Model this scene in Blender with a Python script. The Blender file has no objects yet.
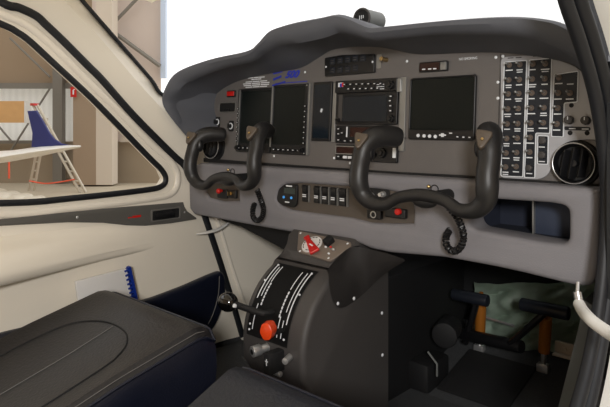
import bpy, bmesh, math, random
from mathutils import Matrix, Vector
random.seed(7)
S = bpy.context.scene
COL = S.collection
# ------------------------------------------------------------------ camera frame (survey of the photograph)
CX, CY, CZ = 0.917, -1.17, 0.85
F, U0, V0 = 596.0, 305.0, 123.0
PSI = math.atan2(F, 640.0)
D = Vector((-math.sin(PSI), math.cos(PSI), 0)); R = Vector((math.cos(PSI), math.sin(PSI), 0)); Z = Vector((0, 0, 1))
CAM = Vector((CX, CY, CZ))
def ray(px, py): return D + R*((px-U0)/F) + Z*((V0-py)/F)
def onX(px, py, x): r = ray(px, py); return CAM + r*((x-CX)/r.x)
def onY(px, py, y): r = ray(px, py); return CAM + r*((y-CY)/r.y)
def onZ(px, py, z): r = ray(px, py); return CAM + r*((z-CZ)/r.z)
def far(px, py, d): return CAM + ray(px, py)*d
TILT = 0.065
PM = Matrix.Translation((0, 0, 0.85)) @ Matrix.Rotation(-TILT, 4, 'X')      # instrument panel frame: x right, -y towards the seats, z up
PMI = PM.inverted()
def pan(px, py):
    o = PMI @ CAM; d = PMI.to_3x3() @ ray(px, py)
    p = o - d*((o.y+.006)/d.y); return (p.x, p.z)
BY = -0.055
BM = Matrix.Translation((0, BY, 0))
def bol(px, py): p = onY(px, py, BY); return (p.x, p.z)
WX = -0.62
WM = Matrix(((0, -1, 0, WX), (1, 0, 0, 0), (0, 0, 1, 0), (0, 0, 0, 1)))     # left wall frame: x = aircraft y, -y into the cabin
def lw(px, py, dx=0): p = onX(px, py, WX+dx); return (p.y, p.z)
def lin(c): c = c/255.0; return c/12.92 if c <= .04045 else ((c+.055)/1.055)**2.4
# ------------------------------------------------------------------ materials
MATS = {}
def mat(name, rgb, rough=.5, metal=0, var=0.0, vscale=8, bump=0.0, bscale=200, spec=.5, coat=0, trans=0):
    if name in MATS: return MATS[name]
    m = bpy.data.materials.new(name); m.use_nodes = True
    nt = m.node_tree; b = nt.nodes['Principled BSDF']
    c = (lin(rgb[0]), lin(rgb[1]), lin(rgb[2]), 1)
    b.inputs['Base Color'].default_value = c
    b.inputs['Roughness'].default_value = rough; b.inputs['Metallic'].default_value = metal
    b.inputs['Specular IOR Level'].default_value = spec; b.inputs['Coat Weight'].default_value = coat
    tc = nt.nodes.new('ShaderNodeTexCoord')
    if var:
        n = nt.nodes.new('ShaderNodeTexNoise'); n.inputs['Scale'].default_value = vscale; n.inputs['Detail'].default_value = 5
        mx = nt.nodes.new('ShaderNodeMix'); mx.data_type = 'RGBA'
        mx.inputs[6].default_value = tuple(x*(1-var) for x in c[:3])+(1,); mx.inputs[7].default_value = tuple(min(1, x*(1+var)) for x in c[:3])+(1,)
        nt.links.new(tc.outputs['Object'], n.inputs['Vector']); nt.links.new(n.outputs['Fac'], mx.inputs[0]); nt.links.new(mx.outputs[2], b.inputs['Base Color'])
    if bump:
        n = nt.nodes.new('ShaderNodeTexNoise'); n.inputs['Scale'].default_value = bscale; n.inputs['Detail'].default_value = 3
        bp = nt.nodes.new('ShaderNodeBump'); bp.inputs['Strength'].default_value = bump; bp.inputs['Distance'].default_value = .002
        nt.links.new(tc.outputs['Object'], n.inputs['Vector']); nt.links.new(n.outputs['Fac'], bp.inputs['Height']); nt.links.new(bp.outputs['Normal'], b.inputs['Normal'])
    MATS[name] = m; return m
def glassmat(name, tint=(1, 1, 1), ior=1.35):
    m = bpy.data.materials.new(name); m.use_nodes = True; nt = m.node_tree
    for n in list(nt.nodes): nt.nodes.remove(n)
    o = nt.nodes.new('ShaderNodeOutputMaterial'); t = nt.nodes.new('ShaderNodeBsdfTransparent'); g = nt.nodes.new('ShaderNodeBsdfGlossy')
    t.inputs[0].default_value = tint+(1,); g.inputs['Roughness'].default_value = .02
    f = nt.nodes.new('ShaderNodeFresnel'); f.inputs[0].default_value = ior
    x = nt.nodes.new('ShaderNodeMixShader')
    nt.links.new(f.outputs[0], x.inputs[0]); nt.links.new(t.outputs[0], x.inputs[1]); nt.links.new(g.outputs[0], x.inputs[2]); nt.links.new(x.outputs[0], o.inputs[0])
    return m
def emitmat(name, rgb, s):
    m = bpy.data.materials.new(name); m.use_nodes = True; b = m.node_tree.nodes['Principled BSDF']
    c = (lin(rgb[0]), lin(rgb[1]), lin(rgb[2]), 1)
    b.inputs['Base Color'].default_value = c; b.inputs['Emission Color'].default_value = c; b.inputs['Emission Strength'].default_value = s
    return m
M = dict(
 panel=mat('panel_paint', (102, 98, 96), .45, .0, .05, 30, .25, 500),
 plate=mat('aluminium_plate', (172, 172, 176), .42, .1, .04, 30, .1, 400),
 alu=mat('brushed_aluminium', (150, 150, 148), .35, .6, .05, 40),
 bolster=mat('bolster_vinyl', (127, 125, 129), .6, 0, .05, 20, .25, 350),
 fascia=mat('fascia_bronze', (86, 78, 71), .45, .1, .06, 20, .15, 400),
 shield=mat('glareshield_suede', (86, 88, 95), .7, 0, .08, 14, .3, 500),
 ped=mat('pedestal_vinyl', (66, 63, 62), .55, 0, .05, 14, .25, 500),
 black=mat('black_plastic', (20, 20, 22), .38, 0, .08, 30, .1, 500),
 soft=mat('black_grip', (34, 33, 33), .42, 0, .1, 25, .15, 700),
 matte=mat('matte_black', (14, 14, 16), .7),
 nut=mat('switch_nut', (112, 100, 92), .4, .3),
 darkrim=mat('grey_rim', (104, 102, 98), .45),
 legend=mat('legend_black', (22, 27, 36), .5),
 rubber=mat('rubber_seal', (20, 22, 27), .55, 0, .1, 40),
 cream=mat('cream_paint', (238, 230, 215), .42, 0, .025, 4, .06, 300),
 creamtrim=mat('cream_moulding', (236, 228, 214), .4, 0, .02, 6),
 white=mat('white_plastic', (226, 224, 218), .4),
 paper=mat('paper_cover', (224, 222, 220), .35),
 mark=mat('white_marking', (226, 229, 233), .6),
 steel=mat('polished_steel', (205, 205, 205), .28, .75),
 brass=mat('brass', (190, 165, 120), .25, 1),
 red=mat('red_plastic', (200, 28, 22), .35, coat=.3),
 orange=mat('orange_plastic', (226, 70, 22), .35, coat=.3),
 blue=mat('blue_print', (38, 52, 170), .5),
 comb=mat('blue_comb', (22, 50, 140), .35),
 leather=mat('charcoal_leather', (32, 30, 31), .38, 0, .2, 9, .5, 160),
 slate=mat('slate_leather', (30, 32, 39), .42, 0, .15, 9, .5, 160),
 navy=mat('navy_leather', (17, 21, 36), .4, 0, .15, 12, .4, 260),
 thread=mat('grey_thread', (104, 102, 100), .7),
 carpet=mat('dark_carpet', (60, 61, 63), .95, 0, .3, 120, 1, 300),
 mat_=mat('black_floor_mat', (15, 15, 17), .9, 0, .2, 60, .6, 300),
 quilt=mat('green_insulation', (186, 206, 188), .4, 0, .2, 14),
 firewall=mat('dark_bulkhead', (24, 25, 27), .8),
 spring=mat('amber_damper', (176, 108, 36), .45, .3),
 grey=mat('grey_sheet', (120, 122, 120), .5, .2, .08, 20),
 concrete=mat('tan_concrete', (162, 142, 120), .9, 0, .07, .8, .3, 20),
 pale=mat('pale_concrete', (212, 200, 184), .9, 0, .05, .8),
 sheet=mat('beige_sheet', (158, 138, 114), .85, 0, .05, .5),
 sheethaze=mat('hazed_door_sheet', (214, 200, 190), .85, 0, .04, .5),  # beige sheet lightened: windscreen glare and haze put into the colour
 sheetlow=mat('beige_blockwork', (158, 143, 122), .9, 0, .06, .6),
 hsteel=mat('hangar_steel', (132, 128, 120), .6, .2, .05, 2),
 ground=mat('hangar_floor', (186, 174, 152), .7, 0, .06, .7),
 wood=mat('plywood', (214, 168, 112), .7, 0, .1, 6),
 gel=mat('white_gelcoat', (236, 232, 224), .3),
 finblue=mat('blue_gelcoat', (48, 54, 112), .4, 0, .2, 3),
 ladder=mat('ladder_aluminium', (205, 196, 180), .4, .4),
 strap=mat('red_strap', (232, 92, 58), .6),
 cloth=mat('white_cloth', (228, 220, 204), .9, 0, .08, 6),
 bluesteel=mat('blue_grey_steel', (205, 220, 242), .6),
)
M['glass'] = glassmat('clear_acrylic', (.97, .97, .97), 1.12)
M['screen'] = mat('dark_screen', (10, 17, 17), .3, 0, spec=.3)
M['screen2'] = mat('dark_screen_tinted', (24, 32, 40), .16, 0, spec=.5)
M['lcd'] = mat('lcd', (52, 62, 60), .3)
M['reddisp'] = mat('dark_red_display', (40, 12, 10), .25)
M['lit_blue'] = emitmat('lit_blue_button', (70, 150, 220), .4)
M['pane'] = None
def panemat():
    m = bpy.data.materials.new('translucent_pane'); m.use_nodes = True; nt = m.node_tree
    for n in list(nt.nodes): nt.nodes.remove(n)
    o = nt.nodes.new('ShaderNodeOutputMaterial'); t = nt.nodes.new('ShaderNodeBsdfTranslucent'); d = nt.nodes.new('ShaderNodeBsdfDiffuse'); a = nt.nodes.new('ShaderNodeMixShader')
    w = nt.nodes.new('ShaderNodeTexWave'); w.inputs['Scale'].default_value = 2.2; cr = nt.nodes.new('ShaderNodeValToRGB'); tc = nt.nodes.new('ShaderNodeTexCoord')
    cr.color_ramp.elements[0].color = (.88, .88, .86, 1); cr.color_ramp.elements[1].color = (.95, .95, .93, 1)
    nt.links.new(tc.outputs['Object'], w.inputs[0]); nt.links.new(w.outputs[1], cr.inputs[0]); nt.links.new(cr.outputs[0], t.inputs[0]); nt.links.new(cr.outputs[0], d.inputs[0])
    a.inputs[0].default_value = .5
    nt.links.new(t.outputs[0], a.inputs[1]); nt.links.new(d.outputs[0], a.inputs[2]); nt.links.new(a.outputs[0], o.inputs[0])
    return m
M['pane'] = panemat()
# ------------------------------------------------------------------ object helpers
MW = {}
ID = Matrix.Identity(4)
def tag(o, label=None, cat=None, group=None, kind=None):
    if label: o['label'] = label
    if cat: o['category'] = cat
    if group: o['group'] = group
    if kind: o['kind'] = kind
    return o
def thing(name, loc, label, cat, group=None, rot=None, kind=None):
    o = bpy.data.objects.new(name, None); COL.objects.link(o); o.empty_display_size = .02
    mw = Matrix.Translation(loc) @ (rot.to_4x4() if rot else ID)
    o.matrix_world = mw; MW[o.name] = mw.copy()
    return tag(o, label, cat, group, kind)
PROT = Matrix.Rotation(-TILT, 3, 'X')
def pthing(name, px, py, label, cat, group=None):
    x, z = pan(px, py); return thing(name, PM @ Vector((x, 0, z)), label, cat, group, PROT)
def obj(name, bm, m, parent=None, frame=ID, smooth=True, label=None, bevel=0, kind=None):
    if isinstance(bm, bpy.types.Mesh): me = bm
    else:
        if bevel:
            es = [e for e in bm.edges if len(e.link_faces) == 2 and e.calc_face_angle(0) > .6]
            bmesh.ops.bevel(bm, geom=es, offset=bevel, segments=2, affect='EDGES', profile=.5, clamp_overlap=True)
        bmesh.ops.recalc_face_normals(bm, faces=bm.faces[:])
        me = bpy.data.meshes.new(name); bm.to_mesh(me); bm.free()
    if parent:
        me.transform(MW[parent.name].inverted() @ frame)
        mw = MW[parent.name]
    else:
        c = frame @ Vector((0, 0, 0)); n = len(me.vertices)
        me.transform(frame)
        c = sum((v.co for v in me.vertices), Vector())/max(1, n); c.z = min(v.co.z for v in me.vertices)
        me.transform(Matrix.Translation(-c)); mw = Matrix.Translation(c)
    me.materials.clear(); me.materials.append(m)
    if smooth:
        for p in me.polygons: p.use_smooth = True
        try: me.set_sharp_from_angle(angle=.7)
        except Exception: pass
    o = bpy.data.objects.new(name, me); COL.objects.link(o)
    if parent: o.parent = parent
    else: o.matrix_world = mw
    MW[o.name] = mw.copy()
    if label: o['label'] = label
    if kind: o['kind'] = kind
    return o
def B(): return bmesh.new()
def box(bm, c, s, rot=None):
    m = Matrix.Translation(c) @ (rot.to_4x4() if rot else ID) @ Matrix.Diagonal((s[0], s[1], s[2], 1))
    bmesh.ops.create_cube(bm, size=1, matrix=m); return bm
def cyl(bm, p, q, r0, r1=None, seg=20):
    p, q = Vector(p), Vector(q); d = q-p
    m = Matrix.Translation((p+q)/2) @ d.to_track_quat('Z', 'Y').to_matrix().to_4x4()
    bmesh.ops.create_cone(bm, cap_ends=True, segments=seg, radius1=r0, radius2=r0 if r1 is None else r1, depth=d.length, matrix=m); return bm
def sph(bm, c, r, sc=(1, 1, 1), seg=16):
    bmesh.ops.create_uvsphere(bm, u_segments=seg, v_segments=seg//2+2, radius=r, matrix=Matrix.Translation(c) @ Matrix.Diagonal((sc[0], sc[1], sc[2], 1))); return bm
def torus(bm, c, axis, Rr, r, seg=32, ms=8):
    q = Vector(axis).to_track_quat('Z', 'Y'); c = Vector(c); rows = []
    for i in range(seg):
        a = 2*math.pi*i/seg; e = Vector((math.cos(a), math.sin(a), 0)); row = []
        for j in range(ms):
            b = 2*math.pi*j/ms; row.append(bm.verts.new(c + q @ (e*(Rr+r*math.cos(b)) + Vector((0, 0, r*math.sin(b))))))
        rows.append(row)
    for i in range(seg):
        for j in range(ms): bm.faces.new((rows[i][j], rows[(i+1) % seg][j], rows[(i+1) % seg][(j+1) % ms], rows[i][(j+1) % ms]))
    return bm
def cr(pts, n=6):
    pts = [Vector(p) for p in pts]; out = []
    for i in range(len(pts)-1):
        p0 = pts[max(0, i-1)]; p1 = pts[i]; p2 = pts[i+1]; p3 = pts[min(len(pts)-1, i+2)]
        for k in range(n):
            t = k/n; out.append(.5*((2*p1)+(p2-p0)*t+(2*p0-5*p1+4*p2-p3)*t*t+(3*p1-p0-3*p2+p3)*t**3))
    out.append(pts[-1]); return out
def crf(v, n=6): return [p.x for p in cr([Vector((a, 0, 0)) for a in v], n)]
def tube(bm, pts, r, seg=12, squash=1.0, up=None, round_ends=True):
    pts = [Vector(p) for p in pts]; n = len(pts); rs = r if isinstance(r, (list, tuple)) else [r]*n
    if round_ends:
        d0 = (pts[0]-pts[1]).normalized(); d1 = (pts[-1]-pts[-2]).normalized()
        pts = [pts[0]+d0*rs[0]*.5, pts[0]+d0*rs[0]*.35]+pts+[pts[-1]+d1*rs[-1]*.35, pts[-1]+d1*rs[-1]*.5]
        rs = [rs[0]*.45, rs[0]*.85]+list(rs)+[rs[-1]*.85, rs[-1]*.45]; n += 4
    ref = None; rows = []
    for i in range(n):
        t = (pts[min(n-1, i+1)]-pts[max(0, i-1)]).normalized()
        if up is not None: a = Vector(up)
        elif ref is None: a = Vector((0, 0, 1)) if abs(t.z) < .9 else Vector((1, 0, 0))
        else: a = ref
        x = a - t*a.dot(t); x.normalize(); ref = x; y = t.cross(x)
        rows.append([bm.verts.new(pts[i] + (x*math.cos(2*math.pi*j/seg)*squash + y*math.sin(2*math.pi*j/seg))*rs[i]) for j in range(seg)])
    for i in range(n-1):
        for j in range(seg): bm.faces.new((rows[i][j], rows[i][(j+1) % seg], rows[i+1][(j+1) % seg], rows[i+1][j]))
    bm.faces.new(rows[0][::-1]); bm.faces.new(rows[-1]); return bm
def loft(bm, rows, close=False):
    vs = [[bm.verts.new(p) for p in r] for r in rows]
    for i in range(len(vs)-1):
        n = len(vs[i])
        for j in range(n if close else n-1): bm.faces.new((vs[i][j], vs[i][(j+1) % n], vs[i+1][(j+1) % n], vs[i+1][j]))
    return vs
def rnd(poly, r, n=5):
    out = []; L = len(poly)
    for i in range(L):
        p = Vector(poly[i]); a = Vector(poly[i-1])-p; b = Vector(poly[(i+1) % L])-p
        rr = min(r, a.length*.48, b.length*.48); p0 = p+a.normalized()*rr; p1 = p+b.normalized()*rr
        for k in range(n+1):
            t = k/n; out.append(((1-t)**2*p0+2*t*(1-t)*p+t*t*p1)[:])
    return out
def plate(outline, y0, y1, holes=(), bevel=.0):
    """filled outline in local x/z, spanning local y0..y1, rounded rims"""
    cu = bpy.data.curves.new('c', 'CURVE'); cu.dimensions = '2D'; cu.fill_mode = 'BOTH'
    for pl in [outline]+list(holes):
        s = cu.splines.new('POLY'); s.points.add(len(pl)-1); s.use_cyclic_u = True
        for i, p in enumerate(pl): s.points[i].co = (p[0], p[1], 0, 1)
    cu.extrude = max(1e-4, abs(y1-y0)/2-bevel); cu.bevel_depth = bevel; cu.bevel_resolution = 2; cu.offset = -bevel
    o = bpy.data.objects.new('c', cu); COL.objects.link(o)
    dg = bpy.context.evaluated_depsgraph_get(); me = bpy.data.meshes.new_from_object(o.evaluated_get(dg))
    bm = bmesh.new(); bm.from_mesh(me); bpy.data.objects.remove(o); bpy.data.curves.remove(cu); bpy.data.meshes.remove(me)
    bmesh.ops.transform(bm, matrix=Matrix(((1, 0, 0, 0), (0, 0, -1, (y0+y1)/2), (0, 1, 0, 0), (0, 0, 0, 1))), verts=bm.verts[:])
    bmesh.ops.remove_doubles(bm, verts=bm.verts[:], dist=1e-6)
    return bm
def rect(x0, z0, x1, z1, r=0): 
    p = [(x0, z0), (x1, z0), (x1, z1), (x0, z1)]; return rnd(p, r, 3) if r else p
def text(s, x, z, h, y=-.0015, w=None, shear=0, align='CENTER', fat=0):
    cu = bpy.data.curves.new('t', 'FONT'); cu.offset = fat; cu.body = s; cu.size = h*1.4; cu.align_x = align; cu.align_y = 'CENTER'; cu.shear = shear; cu.extrude = .0002
    o = bpy.data.objects.new('t', cu); COL.objects.link(o)
    dg = bpy.context.evaluated_depsgraph_get(); me = bpy.data.meshes.new_from_object(o.evaluated_get(dg))
    bm = bmesh.new(); bm.from_mesh(me); bpy.data.objects.remove(o); bpy.data.curves.remove(cu); bpy.data.meshes.remove(me)
    k = 1
    if w and bm.verts:
        xs = [v.co.x for v in bm.verts]; k = w/max(1e-6, max(xs)-min(xs))
    bmesh.ops.transform(bm, matrix=Matrix(((k, 0, 0, x), (0, 0, -1, y), (0, 1, 0, z), (0, 0, 0, 1))), verts=bm.verts[:]); return bm
def merge(*bms):
    a = bms[0]
    for b in bms[1:]:
        me = bpy.data.meshes.new('x'); b.to_mesh(me); b.free(); a.from_mesh(me); bpy.data.meshes.remove(me)
    return a
def prect(x0, y0, x1, y1, r=0, fn=pan):
    """upright rectangle on the panel whose left/right px are x0,x1 and top/bottom px (at mid x) y0,y1"""
    xm = (x0+x1)/2; ym = (y0+y1)/2
    a = fn(x0, ym)[0]; b = fn(x1, ym)[0]; t = fn(xm, y0)[1]; u = fn(xm, y1)[1]
    return (a, u, b, t) if not r else rect(a, u, b, t, r)
def dup(o, parent):
    c = o.copy(); COL.objects.link(c); c.parent = parent; MW[c.name] = MW[parent.name]; return c
def screw(parent, frame, x, z, y, r=.0032, m='steel'):
    b = sph(B(), (x, y, z), r, (1, .45, 1), 10); return obj('screw', b, M[m], parent, frame)
# ================================================================== SETTING: fuselage
def struct(name, bm, m, frame=ID, **k):
    o = obj(name, bm, m, None, frame, **k); o['kind'] = 'structure'; return o
seal_px = [(0, 2), (18, 8), (35, 16), (45, 25), (62, 41), (88, 67), (101, 80), (133, 116), (171, 154), (185, 168), (196, 195), (205, 220), (219, 262), (232, 304), (241, 335)]
seal = [lw(*p) for p in seal_px]
back = [(-1.3, .13), (-1.3, 1.235), (-.9, 1.235), (-.74, 1.22)]
inner_px = [(0, 24), (16, 32), (30, 42), (57, 67), (90, 97.5), (120, 128), (148, 157), (161, 170), (165, 179), (161, 186), (144, 190), (72, 198), (0, 203)]
inner = [lw(*p) for p in inner_px]
hole = [(-1.08, .70), (-1.14, .78), (-1.12, 1.06), (-.98, 1.15), (-.80, 1.15)]+inner
door_out = back+seal+[(seal[-1][0]+.01, .13)]
DR = thing('door_1', (WX, -.5, .13), None, None, kind='structure')
obj('door_panel', plate(door_out, 0, .03, [hole], .004), M['cream'], DR, WM)
loop = [Vector((a, -.006, b)) for a, b in back[1:]+seal]
obj('door_seal', tube(B(), cr([Vector((-1.3, -.004, 1.2))]+loop[1:], 5), .0108, 10, .6, up=(0, -1, 0)), M['rubber'], DR, WM)
mid_px = [(0, 13), (17, 20), (34, 30), (60, 53), (90, 83), (120, 112), (150, 143), (172, 163), (178, 178), (172, 193), (146, 199), (72, 208), (0, 214)]
mid = [lw(*p) for p in mid_px]
obj('window_surround', tube(B(), cr([Vector((-1.2, 0, 1.12)), Vector((-1.0, 0, 1.185)), Vector((-.78, 0, 1.18))]+[Vector((a, 0, b)) for a, b in mid]+[Vector((-.9, 0, .69)), Vector((-1.2, 0, .67))], 5), .011, 10, .7, up=(0, -1, 0)), M['creamtrim'], DR, WM)
# door trim strip, latch
strip = [lw(*p) for p in [(-14, 220), (0, 219), (60, 212.5), (120, 207), (182, 202), (183, 206), (186, 211), (195, 217.5), (195, 219), (170, 223), (144, 225.5), (125, 225), (102, 222.5), (66, 222), (0, 225.5), (-14, 227)]]
obj('trim_strip', plate(strip, 0, -.008, (), .002), mat('grey_trim', (92, 90, 86), .4), DR, WM)
a = prect(149, 208, 179, 220, 0, lw)
lt = obj('latch_recess', plate(rect(*a, .006), 0, -.011, [rect(a[0]+.006, a[1]+.004, a[2]-.006, a[3]-.004, .004)], .001), M['darkrim'], DR, WM)
obj('latch_back', plate(rect(a[0]+.002, a[1]+.002, a[2]-.002, a[3]-.002), -.007, -.009), M['matte'], lt, WM)
obj('latch_lever', box(B(), ((a[0]*.55+a[2]*.45), -.013, (a[1]+a[3])/2), ((a[2]-a[0])*.62, .008, (a[3]-a[1])*.55)), M['black'], lt, WM, bevel=.003)
x, z = lw(132, 216.5)
obj('latch_mark', box(box(B(), (x+.010, -.0085, z), (.028, .001, .006)), (x-.012, -.0085, z-.001), (.012, .001, .003)), M['red'], DR, WM)
x, z = lw(76, 217); screw(DR, WM, x, z, -.008, .004)
x, z = lw(183, 212); screw(DR, WM, x, z, -.008, .003)
# armrest: a shelf that thins out towards the front
rows = []
for i in range(25):
    t = i/24; y = -1.3+1.2*t; w = .085*max(0, min(1, (-.17-y)/.5))**1.15; tp = .585-.02*t; lo = .452+.03*t*t
    prof = [(0, tp), (.3*w, tp-.016), (.62*w, tp-.030), (.86*w, tp-.048), (w, tp-.072), (.98*w, lo+.022), (.8*w, lo+.006), (.4*w, lo), (0, lo-.004)]
    prof = [(p.x, p.y) for p in cr([Vector((a, b, 0)) for a, b in prof], 3)]
    rows.append([Vector((y, -p+.0012, q)) for p, q in prof])
bm = B(); loft(bm, rows)
obj('armrest', bm, M['cream'], DR, WM)
# navy leather pad along the foot of the door
pad = [lw(*p) for p in [(-60, 352), (0, 331), (62, 317), (105, 307), (148, 297), (180, 285), (205, 274), (217, 269.5), (221, 276), (221, 292), (217, 310), (212, 322), (204, 333)]]
pad += [(pad[-1][0]-.1, .15), (-1.25, .15)]
pd = obj('leather_pad', plate(rnd(pad, .02, 4), 0, -.028, (), .010), M['navy'], DR, WM)
st = [lw(*p) for p in [(214, 275), (213, 292), (209, 308), (203, 322)]]
obj('stitching', tube(B(), cr([Vector((a, -.028, b)) for a, b in st], 5), .0014, 6), M['thread'], pd, WM)
# window pane
W1 = thing('window_1', (WX, -.5, .7), None, None, kind='structure')
obj('window_seal', tube(B(), cr([Vector((a, -.004, b)) for a, b in hole+[hole[0]]], 4), .0085, 10, .8, up=(0, -1, 0), round_ends=False), M['rubber'], W1, WM)
obj('pane', plate(hole, .018, .022), M['glass'], W1, WM, smooth=False)
# front part of the left wall with the windscreen pillar
nose = [(.62, .11), (.62, .93), (.3, .93), (-.1, .89)]
rg_px = [(-40, -78), (22, -38), (45, -18), (70, 6), (100, 38), (135, 79), (165, 112), (196, 146)]
sp_px = [(-60, -20), (0, 1), (35, 15), (62, 40), (88, 66), (120, 99), (152, 133), (184, 165)]
wp_px = [(30, -60), (50, -35), (64, -18), (79, 0), (114, 40), (149, 80), (164, 98), (215, 122)]
rA = [onX(p[0], p[1], WX-.004) for p in sp_px]; rB = [onX(p[0], p[1], WX+.022) for p in rg_px]; rC = [onX(p[0], p[1], WX-.008) for p in wp_px]
rB0 = [a.lerp(b, .6)+Vector((.006, 0, 0)) for a, b in zip(rA, rB)]; rD = [c+Vector((-.05, .02, .0)) for c in rC]
cols = [cr(r, 4) for r in (rA, rB0, rB, rC, rD)]
WL = thing('wall_left', (WX, .1, .11), None, None, kind='structure')
bm = B(); loft(bm, cols); obj('windscreen_pillar', bm, M['cream'], WL)
obj('pillar_seal', tube(B(), cr([c+Vector((.003, .004, .003)) for c in rC], 4), .006, 8), M['rubber'], WL)
low = seal[9:]
fw = [(s[0], s[1]) for s in low]+[(low[-1][0]+.015, .10)]+[(.60, .10), (.60, .86), (-.04, .86)]
obj('lower_panel', plate(fw, .0, .03, (), .003), M['cream'], WL, WM)
fl = [lw(*p) for p in [(214, 212), (222, 235), (232, 268), (245, 306), (252, 325)]]
obj('jamb_flange', tube(B(), cr([Vector((a, -.002, b)) for a, b in fl], 4), .006, 8), M['creamtrim'], WL, WM)
# cabin floor and toe board
bm = B(); pr = [(-1.3, .11), (.25, .11), (.62, .21), (.62, .06), (-1.3, .06)]
loft(bm, [[Vector((x, y, z)) for y, z in pr] for x in (-.63, .62)], True)
for e in ([v for v in bm.verts if v.co.x < 0], [v for v in bm.verts if v.co.x > 0]): bmesh.ops.contextual_create(bm, geom=e)
struct('floor', bm, M['carpet'], smooth=False)
FWL = struct('wall_front', box(B(), (0, .625, .52), (1.24, .02, .9)), M['firewall'], smooth=False)
# roof
rows = []
for y in (-1.35, -.9, -.5, -.24, -.16):
    rows.append([Vector((x, y, 1.235+.09*math.cos(x/.66*math.pi/2)-(.02 if y > -.2 else 0))) for x in [-.66+.11*i for i in range(13)]])
bm = B(); loft(bm, rows); bmesh.ops.solidify(bm, geom=bm.faces[:], thickness=.03)
struct('ceiling', bm, M['cream'])
# windscreen
rows = []
for i in range(9):
    t = i/8; row = []
    for j in range(17):
        s = -1+2*j/16; row.append(Vector((s*(.60+.04*t), .60-.74*t-.42*(1-t)*s*s*.9, .955+.28*t+.07*t*(1-s*s)-.02*(s*s)*(1-t))))
    rows.append(row)
bm = B(); loft(bm, rows); struct('window_2', bm, M['glass'])
# right side: kick panel, door pillar with its rubber seal and outer flange
WR = thing('wall_right', (.6, -.1, .11), None, None, kind='structure')
XR = .605
dl = [(548, -60), (560, 0), (574, 40), (589, 90), (598, 140), (603, 190), (602, 240), (597, 300), (586, 360), (573, 407), (562, 440)]
dr_ = [(568, -60), (586, 0), (599, 40), (612, 90), (619, 140), (621, 190), (618, 240), (613, 290), (602, 360), (592, 407), (583, 440)]
L_ = [onX(p[0], p[1], XR) for p in dl]; Rr_ = [onX(p[0], p[1], XR+.012) for p in dr_]
M1 = [a.lerp(b, .33)+Vector((.006, -.006, 0)) for a, b in zip(L_, Rr_)]
ra = cr([a.lerp(b, .2) for a, b in zip(L_, Rr_)], 4); rb = cr([a.lerp(b, .72) for a, b in zip(L_, Rr_)], 4)
obj('door_seal', tube(B(), ra, .0105, 12), M['rubber'], WR)
obj('seal_bulb', tube(B(), rb, .0118, 12), M['rubber'], WR)
r2 = [a+(b-a)*.92+Vector((.012, 0, 0)) for a, b in zip(cr(L_, 4), cr(Rr_, 4))]
r3 = [a+(b-a)*1.1+Vector((.05, -.02, 0)) for a, b in zip(cr(L_, 4), cr(Rr_, 4))]
r4 = [a+(b-a)*.9+Vector((.09, .03, 0)) for a, b in zip(cr(L_, 4), cr(Rr_, 4))]
bm = B(); loft(bm, [r2, r3, r4]); obj('door_frame', bm, M['white'], WR)
w0 = [a+Vector((.006, .012, 0)) for a in cr(L_, 4)]
bm = B(); loft(bm, [w0, [Vector((.61, max(p.y, -.2)+.1, p.z)) for p in w0]]); bmesh.ops.solidify(bm, geom=bm.faces[:], thickness=.01)
obj('pillar_trim', bm, M['shield'], WR)
kp = [onX(584, 300, .57), onX(578, 330, .565), onX(569, 365, .56), onX(557, 412, .55)]
kq = [Vector((p.x-.015, p.y+.20, p.z)) for p in kp]; kr = [Vector((.40, .60, p.z)) for p in kp]
bm = B(); loft(bm, [[p+Vector((.03, -.03, 0)) for p in kp], kp, kq, kr]); bmesh.ops.solidify(bm, geom=bm.faces[:], thickness=.008)
obj('kick_panel', bm, M['grey'], WR)
bm = box(B(), (.625, .25, .5), (.02, .75, .9)); obj('outer_skin', bm, M['firewall'], WR, smooth=False)
# ================================================================== GLARESHIELD
st_ = [((191.5, 138.5), (193, 139), (207, 146), -.10), ((176, 122.5), (182, 121), (205, 132), -.145), ((164, 104), (172, 104), (205, 119), -.168),
 ((166, 88), (177, 93), (208, 106), -.168), ((178, 71), (190, 81), (216, 93), -.155), ((210, 58.5), (222, 69), (234, 82), -.135), ((248, 50), (252, 62), (258, 75.5), -.135),
 ((259, 43), (263, 53), (282, 71), -.135), ((271, 29.5), (279, 45), (301, 67), -.135), ((290, 22.5), (300, 43), (318, 57), -.135), ((318, 17), (324, 38), (330, 50), -.135), ((336, 13.7), (340, 33), (348, 47), -.135),
 ((352, 18), (354, 36), (362, 46.5), -.135), ((370, 26), (372, 41), (379, 47), -.135), ((386, 25.5), (390, 40), (396, 50), -.135), ((440, 20), (440, 35), (420, 54), -.135),
 ((500, 16), (495, 35), (480, 52), -.135), ((540, 18), (527, 38), (520, 54), -.135), ((566, 25), (550, 45), (550, 59), -.135), ((588, 42), (570, 56), (572, 64), -.13),
 ((606, 70), (585, 72), (590, 80), -.12), ((612, 100), (592, 97), (600, 102), -.10)]
pb = cr([onY(s[0][0], s[0][1], s[3]) for s in st_], 5); pc = cr([onY(s[1][0], s[1][1], s[3]+.02) for s in st_], 5)
pdl = cr([PM @ Vector((pan(*s[2])[0], -.004, pan(*s[2])[1])) for s in st_], 5)
pe = [p+Vector((-p.x*.02, .05, -.002)) for p in pb]; pf = [Vector((p.x*.93, .32, p.z-.03)) for p in pb]; pg = [Vector((p.x*.8, .58, min(.97, p.z-.06))) for p in pb]
pn = [b.lerp(c, .45)+Vector((0, -.014, 0)) for b, c in zip(pb, pc)]; pb2 = [b+Vector((0, .012, .0)) for b in pb]
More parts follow.
